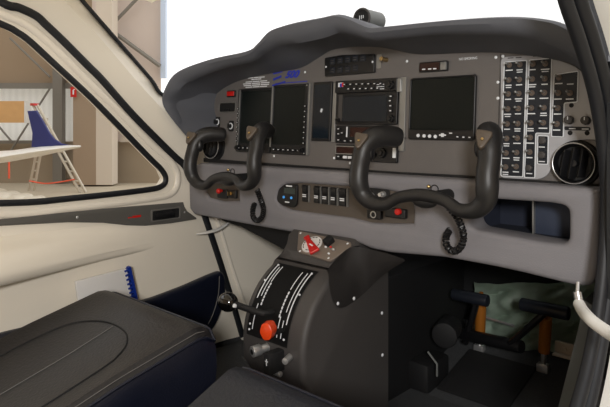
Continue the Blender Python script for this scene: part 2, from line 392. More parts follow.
pc2 = [c.lerp(d, .12)+Vector((0, 0, .004)) for c, d in zip(pc, pdl)]; pk = [c.lerp(d, .6)+Vector((0, .0, .008)) for c, d in zip(pc, pdl)]
pd2 = [d+Vector((0, .02, 0)) for d in pdl]
for L__ in (pb, pc, pdl, pe, pf, pg, pn, pb2, pc2, pk, pd2):
    for v in L__: v.x = max(-.70, min(.60, v.x))
bm = B(); loft(bm, [pg, pf, pe, pb2, [b.lerp(n, .3)+Vector((0, -.004, .0)) for b, n in zip(pb, pn)], pn, [n.lerp(c, .6)+Vector((0, -.005, 0)) for n, c in zip(pn, pc)], pc, pc2, pk, pdl, pd2])
gs = obj('glareshield', bm, M['shield']); tag(gs, 'dark grey padded hood with a central hump over the instrument panel', 'glareshield')
# compass on the hood
c = onY(362, 18.5, .08)
CP = thing('compass', (c.x, c.y, c.z-.05), 'round black-faced magnetic compass standing on top of the dark hood', 'compass')
ax = Vector((.0, 1, .0)); c0 = c; r0 = .027
obj('housing', merge(cyl(B(), c0, c0+ax*.07, r0, r0*.96, 28), sph(B(), c0+ax*.07, r0*.96, (1, .3, 1), 20)), M['grey'], CP)
obj('face', cyl(B(), c0-ax*.002, c0+ax*.001, r0*.9, seg=28), M['matte'], CP)
obj('bezel', torus(B(), c0-ax*.001, ax, r0*.95, .003), M['ped'], CP)
bm = B()
for i in range(3): cyl(bm, c0-ax*.003+Vector((-.006+.006*i, 0, -.004+.002*i)), c0-ax*.0025+Vector((-.006+.006*i, 0, .008)), .0009, seg=6)
obj('lubber_lines', bm, M['mark'], CP)
obj('mount_foot', box(B(), c0+ax*.03+Vector((0, 0, -.05)), (.022, .04, .07)), M['ped'], CP, bevel=.004)
# ================================================================== INSTRUMENT PANEL
IP = thing('dashboard', PM @ Vector((0, 0, -.09)), 'grey-brown instrument panel face with white screws and a blue emblem', 'instrument panel', rot=PROT)
dpx = [(203, 160), (203, 146), (202, 132), (201, 118), (204, 104), (213, 90), (232, 79), (257, 72), (281, 68), (300, 63), (316, 54), (330, 46), (348, 44), (375, 44), (397, 49), (420, 52), (480, 50), (520, 52), (550, 57), (572, 62), (590, 78), (598, 100), (600, 140), (598, 186), (560, 183.5), (460, 177), (310, 167.5), (240, 162)]
obj('face_plate', plate([pan(*p) for p in dpx], .0, .01), M['panel'], IP, PM)
ch = [pan(*p) for p in [(203, 158), (240, 161), (310, 166), (400, 172), (460, 175), (552, 181), (598, 184), (598, 189), (552, 186.5), (460, 179.5), (400, 175.5), (310, 169.5), (240, 165), (203, 162)]]
obj('channel_strip', plate(ch, -.004, -.001), M['matte'], IP, PM)
seam = pan(498, 110)[0]
obj('panel_seam', box(B(), (seam, -.0005, (pan(498, 54)[1]+pan(498, 176)[1])/2), (.002, .002, pan(498, 54)[1]-pan(498, 176)[1])), M['ped'], IP, PM)
for p in [(304, 72), (273, 156), (392, 148), (406, 61), (495, 57), (211, 148), (497, 82), (497, 98), (333, 158), (403, 78), (474, 75), (404, 138), (322, 110), (349, 163), (502, 56)]:
    x, z = pan(*p); screw(IP, PM, x, z, -.002, .0034 if p != (322, 110) else .004, 'mark' if p not in ((403, 78), (474, 75), (404, 138)) else 'ped')
# blue emblem: slanted 500 with swooshes
x, z = pan(288, 75)
e0 = text('500', x+.008, z+.001, .019, -.001, .056, .45, fat=.0012)
for (a1, b1, a2, b2, h) in ((274, 83.5, 306, 81, .0022), (271, 85.5, 284, 81.5, .005), (272, 79.5, 280, 76, .006), (272, 73.5, 281, 71, .005)):
    x1, z1 = pan(a1, b1); x2, z2 = pan(a2, b2)
    box(e0, ((x1+x2)/2, -.001, (z1+z2)/2), (math.hypot(x2-x1, z2-z1), .0008, h), Matrix.Rotation(-math.atan2(z2-z1, x2-x1), 3, 'Y'))
obj('blue_emblem', e0, M['blue'], IP, PM, label='blue slanted 500 emblem with swooshes')
# placard lines above the left display
bm = B()
for i, (w, y) in enumerate(((17, 77.3), (10, 79), (22, 81.2), (27, 83), (26, 84.8), (22, 86.6))):
    a = prect(255-w/2, y-.55, 255+w/2, y+.55); n = 3
    for k in range(n): box(bm, (a[0]+(a[2]-a[0])*(k+.5)/n, -.0008, (a[1]+a[3])/2), ((a[2]-a[0])/n*.9, .0008, (a[3]-a[1])*.8))
box(bm, (pan(269, 88)[0], -.0008, pan(269, 88)[1]), (.014, .0008, .002))
obj('placard', bm, M['mark'], IP, PM, label='small white placard lines')
a = prect(458, 57.2, 476, 59.4)
obj('placard', text('NO SMOKING', (a[0]+a[2])/2, (a[1]+a[3])/2, .0055, -.001, a[2]-a[0]), M['mark'], IP, PM, label='white NO SMOKING lettering')
# left small controls
a = prect(226.5, 90.5, 234.5, 97)
m1 = obj('warning_light', plate(rect(*a, .002), 0, -.005, (), .001), M['black'], IP, PM)
obj('red_lens', plate(rect(a[0]+.003, a[1]+.003, a[2]-.003, a[3]-.003, .001), -.004, -.008, (), .001), M['red'], m1, PM)
a = prect(218, 102, 235, 112.5)
m1 = obj('switch_recess', plate(rect(*a, .008), 0, -.004, [rect(a[0]+.003, a[1]+.003, a[2]-.003, a[3]-.003, .006)], .001), M['darkrim'], IP, PM)
obj('recess_floor', plate(rect(a[0]+.002, a[1]+.002, a[2]-.002, a[3]-.002, .006), -.0005, -.001), M['matte'], m1, PM)
obj('rocker', box(B(), ((a[0]+a[2])/2+.004, -.003, a[1]+.007), (.02, .006, .006)), M['black'], m1, PM, bevel=.002)
for (qx, qy) in ((216.5, 122), (230, 126)):
    x, z = pan(qx, qy); m1 = obj('rotary_selector', plate(rect(x-.011, z-.016, x+.011, z+.016, .004), 0, -.003, (), .001), M['matte'], IP, PM)
    bm = torus(B(), (x, -.004, z), (0, 1, 0), .0085, .0018, 20, 6); obj('selector_ring', bm, M['mark'], m1, PM)
    obj('selector_knob', box(cyl(B(), (x, -.003, z), (x, -.012, z), .0065, .005, 16), (x, -.013, z), (.003, .006, .015)), M['black'], m1, PM)
# brass dimmer knob + bracket
x, z = pan(385, 59.5)
kb = obj('dimmer_knob', cyl(cyl(B(), (x, 0, z), (x, -.012, z), .006, .0045), (x, -.012, z), (x, -.022, z), .0055, .005), M['brass'], IP, PM, label='round brass knob')
obj('locating_plate', plate(prect(375.5, 54, 380, 68, .002), 0, -.0015), M['alu'], IP, PM)
# ------------------------------------------------------------------ avionics
def label_bars(bm, spots, w, h, y, fn=pan):
    for (qx, qy) in spots:
        x, z = fn(qx, qy); box(bm, (x, y, z), (w, .0006, h))
    return bm
def buttons(parent, spots, w, h, y, m='black', name='button', fr=PM, fn=pan, dot=True):
    for (qx, qy) in spots:
        x, z = fn(qx, qy); b = obj(name, box(B(), (x, y-.002, z), (w, .005, h)), M[m], parent, fr, bevel=min(w, h)*.2)
        if dot: obj('mark', box(B(), (x, y-.005, z), (w*.5, .0008, h*.35)), M['mark'], b, fr)
def knob(parent, qx, qy, r, y, name='knob', m='black', fn=pan, fr=PM, ln=.014):
    x, z = fn(qx, qy); b = cyl(cyl(B(), (x, y, z), (x, y-ln*.6, z), r, r*.95, 18), (x, y-ln*.6, z), (x, y-ln, z), r*.62, r*.58, 16)
    return obj(name, b, M[m], parent, fr, bevel=.0006)
def display(label, x0, x1, yt, yb, side):
    t = pthing('flight_display', (x0+x1)/2, (yt+yb)/2, label, 'display', 'tall flight displays')
    a = prect(x0, yt, x1, yb)
    s = .012; L = a[0]+(s if side < 0 else .003); Rr = a[2]-(s if side > 0 else .003); bo = a[1]+.026
    obj('bezel', plate(rect(*a, .004), 0, -.008, [rect(L, bo, Rr, a[3]-.007, .002)], .0015), M['black'], t, PM)
    obj('screen', plate(rect(L-.002, bo-.002, Rr+.002, a[3]-.005), -.003, -.005), M['screen'], t, PM)
    W = a[2]-a[0]
    for i in range(6):
        x = a[0]+W*(.12+.14*i); b = obj('button', box(B(), (x, -.009, a[1]+.012), (.011, .006, .008)), M['matte'], t, PM, bevel=.0015)
        obj('mark', box(B(), (x, -.0125, a[1]+.012), (.005, .0006, .0018)), M['mark'], b, PM)
    ex = (a[0]+s/2 if side < 0 else a[2]-s/2)
    for i in range(8):
        z = bo+.006+(a[3]-bo)*.085*i; b = obj('button', box(B(), (ex, -.009, z), (.006, .006, .008)), M['matte'], t, PM, bevel=.0015)
        obj('mark', box(B(), (ex, -.0125, z), (.003, .0006, .002)), M['mark'], b, PM)
    x = a[2]-.012 if side > 0 else a[0]+.012
    obj('knob', cyl(cyl(B(), (x, -.007, a[1]+.012), (x, -.017, a[1]+.012), .0075, .007, 18), (x, -.017, a[1]+.012), (x, -.022, a[1]+.012), .0045, .004, 14), M['black'], t, PM)
    if side > 0:
        for zz in (a[1]+.005, a[3]-.005): screw(t, PM, ex, zz, -.008, .002)
        obj('edge_rail', box(B(), (a[2]+.0035, -.004, (a[1]+a[3])/2), (.006, .008, a[3]-a[1])), M['alu'], t, PM, bevel=.001)
        obj('edge_rail', box(B(), (a[0]-.002, -.005, (a[1]+a[3])/2+.008), (.0045, .010, a[3]-a[1]-.02)), M['alu'], t, PM, bevel=.001)
    else: obj('edge_rail', box(B(), (L-.004, -.0085, (a[1]+a[3])/2+.008), (.004, .003, a[3]-a[1]-.02)), M['alu'], t, PM, bevel=.0008)
    return t
display('tall dark flight display nearest the left vent, behind the left yoke grip', 237.5, 271, 88.5, 152.5, -1)
display('tall dark flight display between bright edge rails, left of the slim black cover', 272.5, 307.5, 84.5, 154.5, 1)
# slim dark cover
t = pthing('instrument_cover', 321, 110, 'slim black upright panel with one white fastener left of the radio stack', 'cover panel')
a = prect(312.5, 82, 331, 141)
obj('frame', plate(rect(*a, .003), 0, -.007, [rect(a[0]+.006, a[1]+.008, a[2]-.006, a[3]-.008, .002)], .0015), M['black'], t, PM)
obj('dark_glass', plate(rect(a[0]+.005, a[1]+.007, a[2]-.005, a[3]-.007), -.004, -.007), M['screen2'], t, PM)
x, z = pan(322, 110.5); obj('fastener', box(B(), (x, -.008, z), (.005, .004, .010), Matrix.Rotation(.35, 3, 'Y')), M['mark'], t, PM, bevel=.001)
# annunciator
t = pthing('annunciator_panel', 350, 64, 'black angled annunciator block of dim legends under the hood', 'annunciator panel')
ou = [pan(*p) for p in [(325, 58), (342, 55), (374.5, 54), (374.5, 72.5), (325, 76.5)]]
obj('body', plate(rnd(ou, .003, 3), 0, -.008, (), .0015), M['black'], t, PM)
for r_, ys in enumerate(((61.5, 60.5, 59.5, 58.5, 58.3), (70.5, 69.8, 69, 68.2))):
    for k, y in enumerate(ys):
        qx = 333+7.6*k; x, z = pan(qx, y); b = obj('legend_window', box(B(), (x, -.008, z), (.017, .003, .016)), M['legend'], t, PM, bevel=.001)
        if k < 5: obj('legend_text', label_bars(label_bars(B(), [(qx, y-1)], .010, .0014, -.0098), [(qx, y+1.5)], .011, .0014, -.0098), M['ped'], b, PM)
for p in ((326.5, 67), (373, 62)): x, z = pan(*p); screw(t, PM, x, z, -.008, .0028, 'mark')
# stack rails
a = prect(398.5, 77, 406, 151)
rk = obj('rack_rail', plate(rect(a[0], a[1], a[2]-.004, a[3]), 0, -.004, (), .001), M['alu'], IP, PM)
a = prect(331.5, 83, 335, 142)
obj('rack_rail', plate(rect(*a), 0, -.004, (), .001), M['alu'], IP, PM)
# control strip with coloured square
def unit(name, label, cat, x0, yt, x1, yb, depth=-.008, mt='black'):
    t = pthing(name, (x0+x1)/2, (yt+yb)/2, label, cat); a = prect(x0, yt, x1, yb)
    obj('front_plate', plate(rect(*a, .003), 0, depth, (), .0015), M[mt], t, PM); return t, a
def upto(x, y0, y1, xa, xb): return y0+(y1-y0)*(x-xa)/(xb-xa)
t, a = unit('audio_control', 'black button strip with red and blue square atop the radio stack', 'radio', 335.5, 79.5, 397, 92)
x, z = pan(341.5, 85)
e = obj('colour_badge', box(B(), (x, -.0085, z), (.016, .002, .011)), M['mark'], t, PM)
obj('badge_blue', box(B(), (x+.001, -.0095, z-.001), (.006, .002, .009)), M['blue'], e, PM); obj('badge_red', box(B(), (x+.007, -.0095, z), (.005, .002, .010)), M['red'], e, PM)
def sk(qx): return -1.6*(qx-366)/62
buttons(t, [(346+6*i, 84.2+sk(346+6*i)) for i in range(7)], .009, .005, -.008)
buttons(t, [(350+5.8*i, 88.8+sk(350+5.8*i)) for i in range(6)], .009, .006, -.008)
bm = B()
for i in range(3): a1 = pan(381, 85+2.2*i+sk(381)); box(bm, (a1[0], -.0085, a1[1]), (.022, .0008, .0014))
obj('legend_text', bm, M['mark'], t, PM)
knob(t, 391.5, 85, .0105, -.008); 
a = prect(397.2, 78.5, 401, 92); obj('side_bracket', plate(rect(*a, .002), 0, -.008, (), .001), M['alu'], t, PM)
# moving-map navigator
t, a = unit('navigation_radio', 'black navigator with wide blank screen and knobs in the radio stack', 'radio', 336, 92.5, 397.5, 124.5)
s = prect(344, 96.5, 387, 121); obj('screen_surround', plate(rect(s[0]-.004, s[1]-.004, s[2]+.004, s[3]+.004, .003), -.007, -.010, [rect(*s, .002)], .001), M['matte'], t, PM)
obj('screen', plate(rect(*s), -.0085, -.0095), M['screen2'], t, PM)
e = prect(339.5, 95, 343.2, 121); obj('light_edge', plate(rect(*e), -.008, -.010), M['ped'], t, PM)
buttons(t, [(392.3, 96.5), (391.5, 101), (392, 106), (392, 111)], .010, .006, -.008)
knob(t, 392, 118.8, .009, -.008); knob(t, 339.6, 120, .005, -.008)
# audio/transponder
t, a = unit('transponder', 'black transponder with white marks under the navigator screen', 'radio', 336, 125.5, 391, 143.5)
buttons(t, [(340, 129), (340, 134), (340, 140), (346.5, 141), (352.5, 141), (343.5, 133)], .010, .005, -.008)
obj('marker_bar', box(B(), (pan(347.5, 132)[0], -.0085, pan(347.5, 132)[1]), (.0035, .0015, .026)), M['mark'], t, PM)
s = prect(351, 127.5, 380, 137); obj('readout', plate(rect(*s), -.008, -.0095), M['reddisp'], t, PM)
knob(t, 386, 134, .009, -.008)
t, a = unit('communication_radio', 'lowest black unit of the radio stack with a dark red readout', 'radio', 336, 145, 397.5, 161.5)
s = prect(337, 147, 360, 153.5); obj('readout', plate(rect(*s), -.008, -.0095), M['reddisp'], t, PM)
e = prect(336.4, 146, 361, 154.5); obj('readout_rim', plate(rect(*e), -.008, -.0105, [rect(*s)]), M['alu'], t, PM)
buttons(t, [(346, 157.2), (351, 157.5)], .012, .007, -.008, 'mark', dot=False); buttons(t, [(340, 156.6), (355.5, 158)], .010, .005, -.008)
knob(t, 383, 153, .012, -.008); knob(t, 374, 155, .008, -.008)
s = prect(393.5, 148, 396.5, 158); obj('white_latch', plate(rect(*s), -.007, -.010), M['mark'], t, PM)
# small red readout on the right
t, a = unit('timer_readout', 'small dark readout with white marks above the right-hand screen', 'readout', 419.5, 61.5, 447.5, 71.5, -.008)
s = prect(420.5, 63, 440, 70.5); obj('readout', plate(rect(*s), -.008, -.009), M['reddisp'], t, PM)
bm = B()
for qx in (424.5, 430.5, 435.5): label_bars(bm, [(qx, 69.2-.06*(qx-430))], .008, .0028, -.0095)
obj('readout_marks', bm, M['mark'], t, PM)
s = prect(441.5, 62, 447, 70); obj('grey_button', box(B(), ((s[0]+s[2])/2, -.009, (s[1]+s[3])/2), (s[2]-s[0], .006, s[3]-s[1])), M['alu'], t, PM, bevel=.001)
# right multi-function screen
t = pthing('multifunction_screen', 442, 108, 'wide black blank screen with a row of white buttons left of the right yoke', 'display')
a = prect(409.5, 76.5, 475.5, 140)
obj('bezel', plate(rect(*a, .006), 0, -.009, [rect(a[0]+.004, a[1]+.022, a[2]-.004, a[3]-.004, .005)], .002), M['black'], t, PM)
obj('screen', plate(rect(a[0]+.002, a[1]+.020, a[2]-.002, a[3]-.002, .004), -.003, -.006), M['screen'], t, PM)
for i, qx in enumerate((419, 425, 430.5, 436.2)):
    x, z = pan(qx, 135.6+.06*(qx-419)); obj('round_button', cyl(B(), (x, -.008, z), (x, -.011, z), .0042, .0038, 16), M['mark'], t, PM)
x, z = pan(443.5, 135.2); obj('cursor_pad', box(box(B(), (x, -.010, z), (.016, .003, .003)), (x, -.010, z), (.006, .003, .008)), M['mark'], t, PM)
bm = B(); label_bars(bm, [(451.5, 133.2)], .007, .002, -.0095)
obj('legend_text', bm, M['mark'], t, PM)
buttons(t, [(459, 137), (465, 137.3), (471, 137.5)], .009, .006, -.008)
# switch panel
SP = pthing('switch_panel', 530, 118, 'pale aluminium panel of black toggle switch groups beside the right vent', 'switch panel')
ou = [pan(*p) for p in [(500, 57), (526, 55), (552, 58), (575, 66), (590, 80), (600, 104), (600, 140), (585, 139), (566, 142), (555, 150), (552, 166), (546, 176), (538, 179.5), (500, 178.5)]]
obj('back_plate', plate(rnd(ou, .012, 4), 0, -.003, (), .001), M['plate'], SP, PM)
gA = [pan(*p) for p in [(504, 62), (526.5, 60.2), (522.5, 177), (500.5, 176)]]
gB = [pan(*p) for p in [(529, 60), (551.5, 58), (549.5, 133.5), (535.5, 133), (534.5, 178), (524, 177.5)]]
gC = [pan(*p) for p in [(554, 74.5), (578, 71), (577, 102), (564, 103), (563, 137), (551, 136.5)]]
gD = [pan(*p) for p in [(537.5, 135.5), (548, 136), (547.4, 164.5), (537, 164)]]
gE = [pan(*p) for p in [(564, 126.2), (590, 127), (590, 130.6), (564, 130)]]
for g in (gA, gB, gC, gD, gE):
    obj('legend_plate', plate(rnd(g, .003, 3), -.003, -.0045), M['legend'], SP, PM)
def outline_strip(g):
    pts = [Vector((x, -.0045, z)) for x, z in rnd(g, .003, 3)]; return tube(B(), pts+[pts[0]], .0011, 6, 1, round_ends=False)
for g in (gA, gB, gC, gD): obj('white_border', outline_strip(g), M['mark'], SP, PM)
rowsA = [65, 80, 94, 109, 124, 138.5, 153, 167]
def toggle(qx, qy, caps):
    x, z = pan(qx, qy)
    n = obj('toggle_switch', cyl(torus(B(), (x, -.006, z), (0, 1, 0), .0045, .0013, 16, 6), (x, -.004, z), (x, -.008, z), .0042, .0036, 6), M['nut'], SP, PM)
    tip = Vector((x-.001, -.020, z+.002)); bm = cyl(B(), (x, -.007, z), tip, .0014, .0024, 10); sph(bm, tip, .0027, (1, 1, 1), 8)
    obj('lever', bm, M['alu'], n, PM)
    cb = B()
    for (ax, ay, aw, ah) in caps: label_bars(cb, [(ax, ay)], aw, ah, -.0049)
    obj('caption', cb, M['mark'], n, PM)
for i, y in enumerate(rowsA):
    sl = -4.2*(y-62)/115
    for j, dx in enumerate((509.5, 520)):
        cp = [(dx+sl-.5, y+5.2-.4*j, .0125 if (i+j) % 3 else .015, .0020)]
        if (i+j) % 2: cp.append((dx+sl-.5, y+7.4-.4*j, .0115, .0018))
        toggle(dx+sl, y-(.4*j), cp)
    for j, dx in enumerate((533, 545.5)):
        if j == 1 and i > 4: continue
        if i == 7: continue
        cp = [(dx+sl-.5, y+4.6-.4*j, .0165 if (i+j) % 2 else .012, .0021)]
        if (i+j) % 3 == 1: cp.append((dx+sl-.5, y+6.8-.4*j, .013, .0018))
        toggle(dx+sl, y-1-(.3*j), cp)
for (qx, qy) in ((559, 77.5), (558.3, 93), (557.8, 108), (556.8, 124), (570, 93)):
    toggle(qx, qy, [(qx-.5, qy+6, .014, .0022)])
for q in [(570, 84), (572, 128.6), (585, 129), (541.5, 147), (541.5, 161.5), (529, 173.5)]:
    obj('caption', label_bars(B(), [q], .012, .0018, -.0049), M['mark'], SP, PM)
hd = B(); label_bars(hd, [(510, 57.8), (518, 57.3)], .012, .002, -.0032); label_bars(hd, [(536, 55.8)], .014, .002, -.0032)
obj('group_headings', hd, M['ped'], SP, PM)
for (qx, qy, r) in ((542.8, 140.5, .0072), (542.3, 155, .0072), (529.2, 168, .0066)):
    x, z = pan(qx, qy); obj('push_button', cyl(B(), (x, -.004, z), (x, -.011, z), r, r*.95, 20), M['ped'], SP, PM, bevel=.0012)
for (qx, qy) in ((569.3, 120), (586, 120.5)):
    x, z = pan(qx, qy); b = obj('rotary_knob', cyl(B(), (x, -.003, z), (x, -.015, z), .0085, .0078, 20), M['ped'], SP, PM, bevel=.001)
    obj('pointer', box(B(), (x, -.0155, z+.003), (.0015, .001, .006)), M['mark'], b, PM)
for (qx, qy) in ((571, 105.2), (569.7, 132.8), (586.7, 133)):
    x, z = pan(qx, qy); obj('socket', torus(cyl(B(), (x, -.003, z), (x, -.004, z), .0032, seg=14), (x, -.004, z), (0, 1, 0), .0036, .0009, 14, 6), M['matte'], SP, PM)
# vents
def vent(qx, qy, r, label):
    x, z = pan(qx, qy); t = thing('air_vent', PM @ Vector((x, 0, z)), label, 'air vent', 'round eyeball air vents', PROT)
    obj('housing', cyl(B(), (x, .0, z), (x, -.006, z), r*1.22, r*1.16, 40), M['matte'], t, PM)
    bm = B(); loft(bm, [[Vector((x+rr*math.cos(2*math.pi*i/40), yy, z+rr*math.sin(2*math.pi*i/40))) for i in range(40)] for rr, yy in ((r*1.04, -.005), (r*1.03, -.020), (r*.98, -.024), (r*.90, -.020), (r*.86, -.006))], True)
    obj('outer_ring', bm, M['black'], t, PM)
    obj('chrome_trim', torus(B(), (x, -.021, z), (0, 1, 0), r*1.03, .0011, 40, 8), M['steel'], t, PM)
    obj('throat', cyl(B(), (x, -.005, z), (x, -.008, z), r*.86, seg=40), M['matte'], t, PM)
    for k in (-1, 0, 1):
        h = math.sqrt(max(.01, (.82)**2-(.45*k)**2))*r
        obj('louvre', box(B(), (x+.45*k*r, -.015, z), (.0028, .016, h*2), Matrix.Rotation(.16, 3, 'Y') @ Matrix.Rotation(-.5, 3, 'Z')), M['black'], t, PM, bevel=.001)
    obj('hub', cyl(B(), (x, -.008, z), (x, -.020, z), r*.2, r*.16, 16), M['black'], t, PM)
vent(576, 163.5, .0365, 'round black air vent with slanted louvres at the right end of the panel')
vent(214.5, 146.5, .036, 'round black air vent at the left end of the panel behind the left yoke')
# ================================================================== LOWER BOLSTER
KB = thing('knee_bolster', (0, BY, .6), 'light grey padded lower panel running under the instrument panel', 'dashboard panel')
bo = [bol(*p) for p in [(198, 163), (240, 165.5), (310, 170), (400, 176), (460, 179.8), (560, 186), (598, 189), (600, 194), (599, 230), (598, 258), (596, 278), (590, 286.5), (580, 286.5), (566, 284), (522, 273), (492, 266.5), (443, 257.5), (389, 253), (370, 249), (350, 240), (288, 232), (251, 225.5), (207, 217), (193, 214.5), (189, 209), (188, 180), (190.5, 169)]]
mf = [bol(*p) for p in [(275.5, 199), (277, 192), (281, 186.5), (287, 184), (300, 183.3), (355, 187), (385, 190), (398, 193), (412, 200), (413, 212), (412.5, 224), (390, 224), (370, 223), (350, 218), (310, 213), (290, 210), (280, 206)]]
lf = [bol(*p) for p in [(205, 188), (208, 184.5), (214, 183.5), (238, 186), (238.5, 201), (222, 201.5), (208, 198), (205, 193)]]
rf = [bol(*p) for p in [(462, 207), (482, 208), (482, 231), (462, 230)]]
gb = rnd([bol(*p) for p in [(468, 197.5), (552, 203), (568.5, 207), (568.5, 244.5), (548, 243.5), (468, 229)]], .022, 5)
bm = plate(rnd(bo, .008, 3), 0, .075, [mf, lf, gb], .010)
obj('padded_body', bm, M['bolster'], KB, BM)
obj('fascia', plate(rect(min(p[0] for p in mf)-.005, min(p[1] for p in mf)-.005, max(p[0] for p in mf)+.005, max(p[1] for p in mf)+.005), .010, .014), M['fascia'], KB, BM)
obj('fascia', plate(rect(min(p[0] for p in lf)-.005, min(p[1] for p in lf)-.005, max(p[0] for p in lf)+.005, max(p[1] for p in lf)+.005), .010, .014), M['fascia'], KB, BM)
FB = Matrix.Translation((0, BY+.010, 0))
def bf(px, py): p = onY(px, py, BY+.010); return (p.x, p.z)
# glove tray
gx0, gx1 = min(p[0] for p in gb)-.006, max(p[0] for p in gb)+.006; gz0, gz1 = min(p[1] for p in gb)-.004, max(p[1] for p in gb)+.006
bm = B()
T = .004
box(bm, ((gx0+gx1)/2, .16, (gz0+gz1)/2), (gx1-gx0, T, gz1-gz0)); box(bm, ((gx0+gx1)/2, .10, gz0), (gx1-gx0, .13, T)); box(bm, ((gx0+gx1)/2, .10, gz1), (gx1-gx0, .13, T))
box(bm, (gx0, .10, (gz0+gz1)/2), (T, .13, gz1-gz0)); box(bm, (gx1, .10, (gz0+gz1)/2), (T, .13, gz1-gz0))
gt = obj('glove_tray', bm, mat('navy_flock', (30, 36, 52), .8), KB, BM, smooth=False)
dv = bol(515, 225)[0]
obj('divider', box(B(), (dv+.05, .10, gz0+.035), (.10, .01, .07)), mat('blue_grey_board', (52, 60, 78), .6), gt, BM, bevel=.001)
obj('bright_edge', box(B(), (dv, .092, gz0+.034), (.003, .012, .068)), M['alu'], gt, BM)
obj('catch', sph(cyl(B(), (dv-.004, .088, gz0+.072), (dv-.004, .088, gz0+.082), .003, seg=8), (dv-.004, .086, gz0+.074), .006, seg=10), M['brass'], gt, BM)
uc = [onY(p[0], p[1], .05) for p in [(212, 200), (222, 221), (240, 226.5), (262, 238), (282, 249), (304, 262), (304, 200)]]
obj('under_shade', plate([(p.x, p.z) for p in uc], 0, .012, (), .003), M['matte'], KB, Matrix.Translation((0, .05, 0)))  # black plate standing in for the band of shadow beneath the bolster
# fascia instruments
CK = thing('digital_clock', FB @ Vector((bf(288, 197)[0], 0, bf(288, 197)[1])), 'small digital clock with two lit blue buttons on the bronze strip', 'clock')
ou = [bf(*p) for p in [(278.5, 197), (280.5, 188.5), (286.5, 184), (299, 184.5), (298.5, 204.5), (295, 207.5), (284, 205), (279, 201.5)]]
obj('case', plate(rnd(ou, .006, 3), 0, -.007, (), .0015), M['black'], CK, FB)
obj('lcd', plate(prect(286, 188, 297, 193.5, .001, bf), -.006, -.008), M['lcd'], CK, FB)
for q in ((285.8, 196.8), (293.3, 197.6)):
    x, z = bf(*q); obj('lit_button', cyl(B(), (x, -.006, z), (x, -.009, z), .0036, .0034, 14), M['lit_blue'], CK, FB)
lb = B(); label_bars(lb, [(291, 185.8)], .022, .0035, -.0073, bf); label_bars(lb, [(289, 201.8)], .016, .003, -.0073, bf)
obj('legend_text', lb, M['mark'], CK, FB)
def rocker(x0, x1, yt, yb, label):
    t = thing('rocker_switch', FB @ Vector((bf((x0+x1)/2, yb)[0], 0, bf(x0, yb)[1])), label, 'switch', 'black rocker switches on the bronze strip')
    a = prect(x0, yt, x1, yb, 0, bf)
    obj('rim', plate(rect(*a, .002), 0, -.004, [rect(a[0]+.002, a[1]+.002, a[2]-.002, a[3]-.002, .001)], .0008), M['black'], t, FB)
    cx, cz = (a[0]+a[2])/2, (a[1]+a[3])/2; h = a[3]-a[1]
    ro = obj('rocker', box(box(B(), (cx, -.005, cz+h*.24), (a[2]-a[0]-.005, .008, h*.47), Matrix.Rotation(.16, 3, 'X')), (cx, -.004, cz-h*.23), (a[2]-a[0]-.005, .008, h*.47), Matrix.Rotation(-.1, 3, 'X')), M['black'], t, FB, bevel=.0012)
    mk = B()
    for d in (-.0022, .0022): box(mk, (cx, -.0088, cz-h*.12+d), ((a[2]-a[0])*.55, .0008, .0022))
    obj('caption', mk, M['mark'], ro, FB)
    obj('side_plate', box(B(), (a[2]+.0012, -.004, cz), (.0016, .006, h)), M['alu'], t, FB)
names = ['black rocker switch standing alone beside the digital clock', 'black rocker switch second from the clock, first of the close-set four', 'black rocker switch third from the clock, second of the close-set four', 'black rocker switch fourth from the clock, third of the close-set four', 'black rocker switch nearest the right yoke, last of the close-set four']
for i, (x0, x1) in enumerate(((301.5, 308), (313.2, 319.8), (321.3, 328), (329.8, 336.6), (338.4, 346.4))):
    x0 += 1.8; x1 += 1.8; y = 184.8+.085*(x0-301); rocker(x0, x1, y, y+16.5+.04*(x0-301), names[i])
def fthing(name, q, label, cat): return thing(name, FB @ Vector((bf(*q)[0], 0, bf(*q)[1])), label, cat)
t = fthing('toggle_pair', (378, 194), 'chrome paired selector knobs behind the left grip of the right yoke', 'switch')
a = prect(369, 187.5, 390, 199, .01, bf); obj('oval_plate', plate(a, 0, -.003, (), .001), M['matte'], t, FB)
for q in ((373, 195.5), (384.5, 194)):
    x, z = bf(*q); obj('knob', cyl(cyl(B(), (x, -.003, z), (x, -.012, z), .007, .006, 16), (x, -.012, z), (x, -.02, z), .005, .0045, 14), M['steel'], t, FB)
t = fthing('square_socket', (377, 214), 'square black switch with chrome tips below the right yoke bar', 'switch')
a = prect(370, 209, 383.5, 218.5, 0, bf); obj('block', plate(rect(*a, .004), 0, -.012, (), .002), M['black'], t, FB)
x, z = bf(376.5, 214); obj('chrome_tip', torus(B(), (x, -.013, z), (0, 1, 0), .007, .0014, 18, 6), M['steel'], t, FB)
t = fthing('guarded_switch', (398, 211), 'black guarded switch with a red button below the right yoke bar', 'switch')
a = prect(387.5, 208, 408, 217.5, 0, bf); obj('guard_box', plate(rect(*a, .004), 0, -.012, (), .002), M['black'], t, FB)
x, z = bf(402, 211); obj('red_button', cyl(B(), (x, -.011, z), (x, -.02, z), .0075, .007, 18), M['red'], t, FB, bevel=.001)
t = fthing('guarded_switch', (224, 193), 'black switch with a red knob below the left yoke bar', 'switch')
a = prect(219, 189, 228.5, 198, 0, bf); obj('guard_box', plate(rect(*a, .003), 0, -.008, (), .002), M['black'], t, FB)
x, z = bf(224, 190.5); obj('red_button', sph(cyl(B(), (x, -.008, z), (x, -.018, z), .004, seg=12), (x, -.02, z), .008, seg=14), M['red'], t, FB)
t = fthing('key_switch', (234, 194), 'small black key switch beside the red knob under the left yoke', 'switch')
a = prect(230.5, 190, 238, 198, 0, bf); obj('block', plate(rect(*a, .003), 0, -.008, (), .002), M['black'], t, FB)
